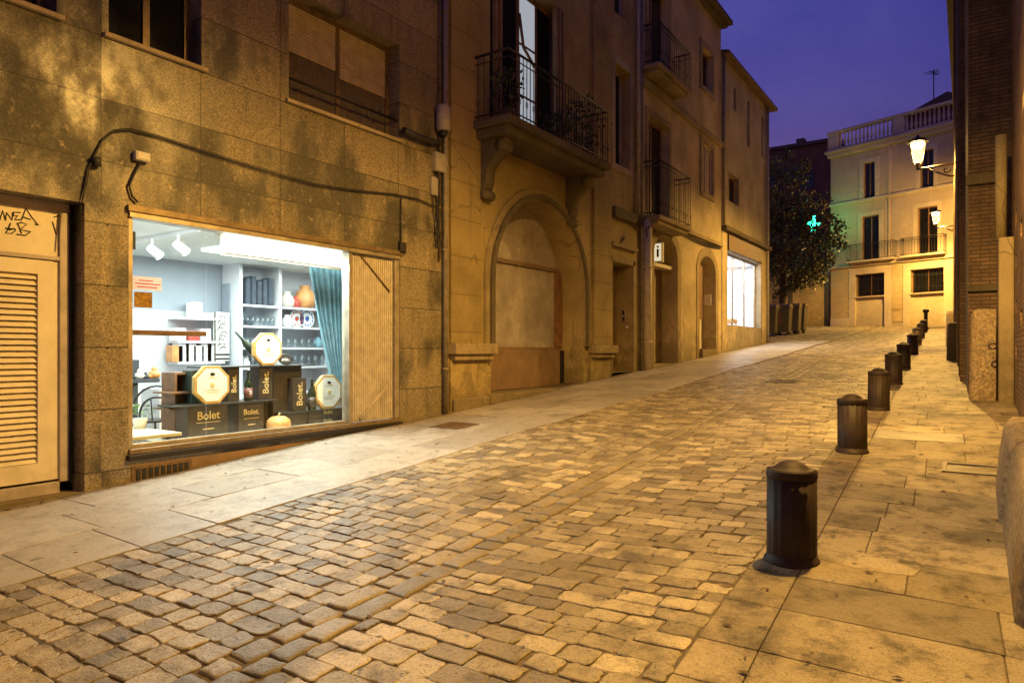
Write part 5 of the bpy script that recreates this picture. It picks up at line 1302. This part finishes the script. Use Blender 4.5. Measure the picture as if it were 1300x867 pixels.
for y, z1, m_ in ((16.3, 9, 'rust'), (19.4, 12, 'pipe_grey'), (23.0, 9.5, 'rust')):
    x = rx(y)-.05
    mb = MB(); mb.tube([(x, y, zg(y)), (x, y, z1)], .035, 10); mb.build('drainpipe', m_, r2)
r3 = thing('far_brick_building', 'corniced dark building beyond the tall brick piers at the street end', 'building', (-.6, 36, 0))
mb = MB(); P = [(-.56, 26.25), (-.72, 46.2), (8, 46.2), (8, 26.25)]
mb.prism([(x, y, -.5) for x, y in P], (0, 0, 14.0)); mb.build('wall', 'brick', r3)
mb = MB(); mb.prism([(-.82, 26.25, 13.0), (-1.0, 46.3, 13.0), (8, 46.3, 13.0), (8, 26.25, 13.0)], (0, 0, .35)); mb.build('cornice', 'dark_stone', r3)
for y in (29, 33, 37, 41):
    mb = MB(); x = -.56-.16*(y-26)/20; mb.box(x-.006, x+.2, y-.5, y+.5, 4.2, 6.0); w = mb.build('window', 'pane', r3)
# guard stones along the right wall
def guard(x0, x1, y0, y1, h, label, mat='guard_stone', bev=.13, bat=.08):
    z = zg((y0+y1)/2); mb = MB(); n = 10; P = []
    b = min(bev, (x1-x0)*.45)
    q_ = (x1-x0)*bat; prof = [(x0-.02, -.25), (x0, .05), (x0+q_*.5, h*.55), (x0+q_, h-b*1.0), (x0+q_+b*.2, h-b*.45), (x0+q_+b*.6, h-b*.12), (x0+q_+b*1.1, h), (x1, h-.01), (x1, -.25)]
    ys = [y0, y0+b*.25, y0+b*.8, y1-b*.8, y1-b*.25, y1]; ins = [.10, .035, 0, 0, .035, .10]
    V = []
    for yy, q in zip(ys, ins):
        for x, zz in prof:
            V.append((x+(q*.9 if x < x1-.01 else 0), yy, z+zz-(q*.9 if zz > h*.8 else 0)+SL*(yy-(y0+y1)/2)))
    k = len(prof); F = [tuple(range(k))[::-1], tuple(range(5*k, 6*k))]
    for a in range(5):
        for i in range(k): F.append((a*k+i, a*k+(i+1) % k, (a+1)*k+(i+1) % k, (a+1)*k+i))
    mb.add(V, F, True)
    return tag(mb.build('guard_stone', mat, None, .012, 2, ((x0+x1)/2, (y0+y1)/2, z)), label, 'guard stone', 'guard stones along the right wall')
guard(.13, .44, 5.75, 6.95, .58, 'long low rounded guard stone against the brick wall, next to the iron cover', bat=.16, bev=.09)
guard(.15, .44, 3.95, 5.70, .60, 'low worn guard stone in front of the long one beside the iron cover', bat=.16, bev=.09)
guard(-.10, .24, 12.45, 12.85, 1.38, 'tall pale guard stone with rounded top before the dark brick corner', bev=.10)
guard(rx(20.3)-.06-.22, rx(20.3)-.06, 20.1, 20.5, .95, 'dark slim guard stone standing behind the tall pale one', 'dark_stone', .07)
guard(rx(26.0)-.30, rx(26.0)-.08, 25.85, 26.1, 1.15, 'pale guard stone at the far end of the brick piers', bev=.08)

# ------------------------------------------------------------------ bollards
def make_bollard(x, y, label):
    z = ztop(x, y)
    o = thing('bollard', label, 'bollard', (x, y, z), 'bollards along the pavement edge')
    fl = lambda k, r, zz: 1-.035*(k % 4 == 0)-.012*(k % 4 in (1, 3))
    mb = MB(); mb.lathe([(.140, .03), (.143, .05), (.143, .50)], (x, y, z), 64, fl); mb.lathe([(.143, .50), (.1455, .505), (.1455, .545), (.141, .552)], (x, y, z), 48); mb.build('post', 'bollard', o)
    mb = MB(); mb.lathe([(.140, .552), (.120, .554), (.104, .558), (.088, .574), (.062, .592), (.034, .602), (.004, .606)], (x, y, z), 40); mb.build('cap', 'bollard', o)
    mb = MB(); mb.lathe([(.160, -.03), (.160, .010), (.154, .018), (.146, .022), (.144, .05)], (x, y, z), 40); mb.build('base', 'bollard', o)
    return o
BP = [(1005, 712), (1082, 573), (1115, 519.5), (1134.5, 488), (1147, 467.5), (1158.5, 450), (1164, 438.5), (1169, 429), (1173, 422)]
ordw = ['large dark fluted bollard standing first in the row, on the cracked slab', 'dark fluted bollard second in the row up the street', 'dark fluted bollard third in the row', 'dark fluted bollard fourth in the row', 'dark fluted bollard fifth in the row',
        'dark bollard sixth in the row up the street', 'small dark bollard seventh in the row up the street', 'small dark bollard eighth in the row up the street', 'last round bollard of the row, before the thin capped post']
q = gnd(*BP[0]); first = make_bollard(q[0], q[1], ordw[0])
for p, l in zip(BP[1:], ordw[1:]):
    q = gnd(*p); b_ = dup(first, (q[0], q[1], ztop(*q)), l); b_.rotation_euler = (R.gauss(0, .012), R.gauss(0, .012), R.uniform(0, 3))
q = gnd(1175.3, 419)
z = zg(q[1]); o = thing('capped_post', 'thin tall black post with a flared cap at the end of the bollard row', 'bollard', (*q, z))
mb = MB(); mb.lathe([(.13, -.03), (.12, .1), (.09, .14), (.085, .85), (.11, .88)], (*q, z), 20); mb.build('post', 'iron', o)
mb = MB(); mb.lathe([(.11, .88), (.15, .92), (.15, .99), (.06, 1.05), (.01, 1.07)], (*q, z), 20); mb.build('cap', 'iron', o)

# ------------------------------------------------------------------ street lanterns
SOD = (1.0, .565, .12)
LAMPW = 1400
def make_lantern(x, y, z, wallx, label, up=.04, k=1.0):
    """z = height of the bulb; bracket runs to the wall at wallx"""
    o = thing('street_lantern', label, 'street lamp', (x, y, z), 'wall lanterns on the right side')
    zt, zb = z+.08, z-.54; ra, rb = .29, .14
    c = lambda r, zz: [(x+r*math.cos(PI/4+k*PI/2), y+r*math.sin(PI/4+k*PI/2), zz) for k in range(4)]
    A, B = c(ra, zt), c(rb, zb)
    mb = MB()
    for k in range(4): mb.tube([A[k], B[k]], .011, 5); mb.tube([A[k], A[(k+1) % 4]], .013, 5); mb.tube([B[k], B[(k+1) % 4]], .012, 5)
    mb.lathe([(.02, -.14), (.04, -.10), (.06, -.02), (.07, 0)], (x, y, zb), 12); mb.build('lantern_frame', 'iron', o)
    mb = MB()
    for k in range(4): mb.quad(A[k], A[(k+1) % 4], B[(k+1) % 4], B[k])
    mb.build('glass', 'lamp_glass', o)
    mb = MB(); mb.lathe([(.30, zt-z), (.31, zt-z+.02), (.22, zt-z+.09), (.10, zt-z+.13), (.05, zt-z+.18), (.03, zt-z+.22), (.01, zt-z+.24)], (x, y, z), 20); mb.build('lantern_cap', 'iron', o)
    mb = MB(); mb.lathe([(.02, -.09), (.10, -.075), (.17, -.03), (.17, .04), (.02, .06)], (x, y, z), 16); mb.build('bulb', 'bulb', o)
    mb = MB(); zz = zb-.14
    mb.tube([(x, y, zz+.02), (x, y, zz-.06)], .04, 8); mb.tube([(x-.03, y, zz-.04), (wallx, y, zz+.0)], .036, 8)
    mb.tube([(wallx, y, zz-.38), (wallx-.2, y, zz-.36), (wallx-.5, y, zz-.22), (wallx-.75, y, zz-.04)], .03, 8)
    mb.tube([(wallx-.28+.11*t/6*math.cos(t), y, zz-.16+.11*t/6*math.sin(t)) for t in [k*.45 for k in range(15)]], .018, 6)
    mb.box(wallx-.02, wallx+.02, y-.06, y+.06, zz-.5, zz+.15); mb.build('bracket', 'iron', o)
    lampobj('lantern_light', 'SPOT', (x, y, z-.15), LAMPW*k, SOD, o, spot_size=rad(168), spot_blend=.5, shadow_soft_size=.09)
    lampobj('lantern_light', 'POINT', (x, y, z-.16), LAMPW*up, SOD, o, shadow_soft_size=.09)
    return o
def lamp_at(px, py, Y):
    x, y, z = ray(px, py); t = Y/y; return t*x, Y, EYE+t*z
l1 = lamp_at(1165, 185, 24.1); 
make_lantern(*l1, rx(24.1)-.0, 'lit wall lantern on an iron bracket, the larger one high on the tall brick piers', .06, .38)
l2 = lamp_at(1188, 272, 43.0)
make_lantern(*l2, -.70, 'small lit wall lantern in front of the second balcony of the street end house', .95, .26)
make_lantern(-.62, 5.9, 6.5, .45, 'lit wall lantern on the rough brick building above the guard stones')
make_lantern(-.62, -13.0, 5.4, .45, 'lit wall lantern on the rough brick building down the street behind the viewer')

# ------------------------------------------------------------------ wheelie bins and tree
def make_bin(x, y, label):
    z = zg(y); o = thing('wheelie_bin', label, 'bin', (x, y, z), 'rubbish containers at the lane corner')
    w0, w1, d0, d1, h = .30, .36, .30, .38, 1.35
    vs = [(x-w0,y-d0,z+.16),(x+w0,y-d0,z+.16),(x+w0,y+d0,z+.16),(x-w0,y+d0,z+.16),(x-w1,y-d1,z+h),(x+w1,y-d1,z+h),(x+w1,y+d1,z+h),(x-w1,y+d1,z+h)]
    mb = MB(); mb.add(vs, [(3,2,1,0),(4,5,6,7),(0,1,5,4),(1,2,6,5),(2,3,7,6),(3,0,4,7)]); mb.box(x-w1-.03, x+w1+.03, y-d1-.03, y+d1+.03, z+h, z+h+.06); mb.build('bin_body', 'bin', o, .02)
    mb = MB(); n = 8
    mb.prism([(x-w1-.02, y-d1-.02+(2*d1+.04)*i/n, z+h+.06+.16*math.sin(PI*i/n)) for i in range(n+1)], (2*w1+.04, 0, 0)); mb.build('lid', 'bin_lid', o, .01)
    for sx in (-1, 1):
        for sy in (-1, 1):
            mb = MB(); mb.tube([(x+sx*.22-.03, y+sy*.22, z+.085), (x+sx*.22+.03, y+sy*.22, z+.085)], .085, 14); mb.box(x+sx*.22-.02, x+sx*.22+.02, y+sy*.22-.03, y+sy*.22+.03, z+.09, z+.17); mb.build('wheel', 'rubber', o)
    for sx in (-1,):
        mb = MB()
        for i in range(4): 
            zz = z+.55+.13*i; t = (zz-z-.16)/(h-.16); yy = y-(d0+(d1-d0)*t)-.004
            mb.quad((x-.22, yy, zz), (x-.06, yy-.003, zz+.09), (x-.06, yy-.006, zz+.15), (x-.22, yy-.004, zz+.06))
        mb.build('warning_stripe', 'red', o)
    return o
bn = make_bin(-8.35, 34.7, 'grey rubbish container closest to the white lit shop corner')
dup(bn, (-7.95, 35.7, zg(35.7)), 'rubbish container second from the white lit shop corner')
dup(bn, (-7.75, 36.9, zg(36.9)), 'rubbish container third from the white lit shop corner, under the leaves')
dup(bn, (-7.70, 38.0, zg(38)), 'rubbish container standing last, beside the lane wall')
tr = thing('tree', 'dark leafy street tree at the lane corner, overhanging the rubbish containers', 'tree', (-8.9, 39.5, zg(39.5)))
mb = MB(); TB = Vector((-8.9, 39.5, zg(39.5)))
mb.tube([TB-Vector((0,0,.2)), TB+Vector((.05,0,1.5)), TB+Vector((.1,.1,3.2)), TB+Vector((0,0,5)), TB+Vector((.1,0,7.5)), TB+Vector((0,0,9.5))], [.24, .19, .17, .13, .08, .03], 10)
limbs = []
for k in range(16):
    a = k*2.4; z0 = R.uniform(2.6, 7.5); L = R.uniform(1.6, 2.9)*(1-.05*z0)
    s = TB+Vector((.05, .05, z0)); e = s+Vector((math.cos(a)*L, math.sin(a)*L, R.uniform(.1, 1.2))); m_ = (s+e)/2+Vector((0, 0, .25)); limbs.append((s, m_, e)); mb.tube([s, m_, e], [.07, .045, .015], 6)
mb.build('trunk', 'bark', tr)
mb = MB()
clumps = []
for s, m_, e in limbs:
    for t in (.5, .75, 1.0): p = s.lerp(e, t); clumps.append((p+Vector((R.gauss(0,.25), R.gauss(0,.25), R.gauss(0,.3))), R.uniform(.45, .8)))
for k in range(46):
    a = R.uniform(0, 2*PI); t = R.random(); r = (2.75*math.sin(PI*(.18+.72*t)))*math.sqrt(R.uniform(.25, 1)); clumps.append((TB+Vector((r*math.cos(a), r*math.sin(a), 2.5+7.4*t)), R.uniform(.4, .85)))
for px, py in ((1062, 283), (1055, 300), (1064, 310), (1050, 272), (1045, 325), (1030, 345), (1010, 360), (990, 372), (1040, 305), (1052, 330), (1020, 355), (1000, 366)):
    x, y, z = ray(px, py); t = (39+R.uniform(-1, .5))/y; clumps.append((Vector((t*x, t*y, EYE+t*z)), .38))
for px, py in ((1024, 276), (1038, 290), (1030, 268), (1020, 290), (1042, 277)):
    x, y, z = ray(px, py); t = 38.6/y; clumps.append((Vector((t*x, t*y, EYE+t*z)), .27))
for c, r in clumps:
    for i in range(int(215*r)):
        d = Vector((R.gauss(0,1), R.gauss(0,1), R.gauss(0,.8))).normalized(); p = c+d*r*R.random()**.45
        v = Vector((R.gauss(0,1), R.gauss(0,1), R.gauss(-.5,.8))).normalized()*R.uniform(.13, .22); s = v.cross(Vector((R.gauss(0,1), R.gauss(0,1), R.gauss(0,1)))).normalized()*.055
        mb.add([p, p+v*.45+s, p+v, p+v*.45-s], [(0, 1, 2, 3)])
mb.build('crown', 'leaf', tr)

# ------------------------------------------------------------------ dusk sky
wd = bpy.data.worlds.new('World'); sc.world = wd; wd.use_nodes = True
nt = wd.node_tree; nt.nodes.clear()
sky = nt.nodes.new('ShaderNodeTexSky'); sky.sky_type = 'NISHITA'; sky.sun_disc = False
sky.sun_elevation = rad(-1.0); sky.sun_rotation = rad(150); sky.air_density = 1.6; sky.ozone_density = 3.0; sky.dust_density = 1.0
tc = nt.nodes.new('ShaderNodeTexCoord')
cln = noise(nt, 2.6, 6, .6, vec=tc.outputs['Generated'], dist=.4)
tint = mixc(nt, ramp(nt, cln, .35, .7), (4.6, 2.8, 8.0), (8.0, 4.6, 9.6))
col = mixc(nt, 1.0, sky.outputs[0], tint, 'MULTIPLY')
bg = nt.nodes.new('ShaderNodeBackground'); bg.inputs[1].default_value = .15
out = nt.nodes.new('ShaderNodeOutputWorld'); nt.links.new(col, bg.inputs[0]); nt.links.new(bg.outputs[0], out.inputs[0])

# ------------------------------------------------------------------ camera and render settings
cam = bpy.data.cameras.new('camera'); co = bpy.data.objects.new('camera', cam); C.objects.link(co)
co.location = (0, 0, EYE); co.rotation_euler = (rad(90), 0, YAW)
cam.sensor_width = 36; cam.lens = FPX/1300*36; cam.shift_y = 11.5/1300; cam.clip_end = 1000; cam.clip_start = .05
sc.camera = co
sc.view_settings.view_transform = 'Standard'; sc.view_settings.look = 'None'; sc.view_settings.exposure = 0; sc.view_settings.gamma = 1
sc.render.engine = 'CYCLES'
cy = sc.cycles
cy.use_denoising = True
try: cy.denoiser = 'OPENIMAGEDENOISE'
except Exception: pass
cy.max_bounces = 7; cy.diffuse_bounces = 4; cy.glossy_bounces = 3; cy.transparent_max_bounces = 12
cy.sample_clamp_indirect = 4; cy.caustics_reflective = False; cy.caustics_refractive = False
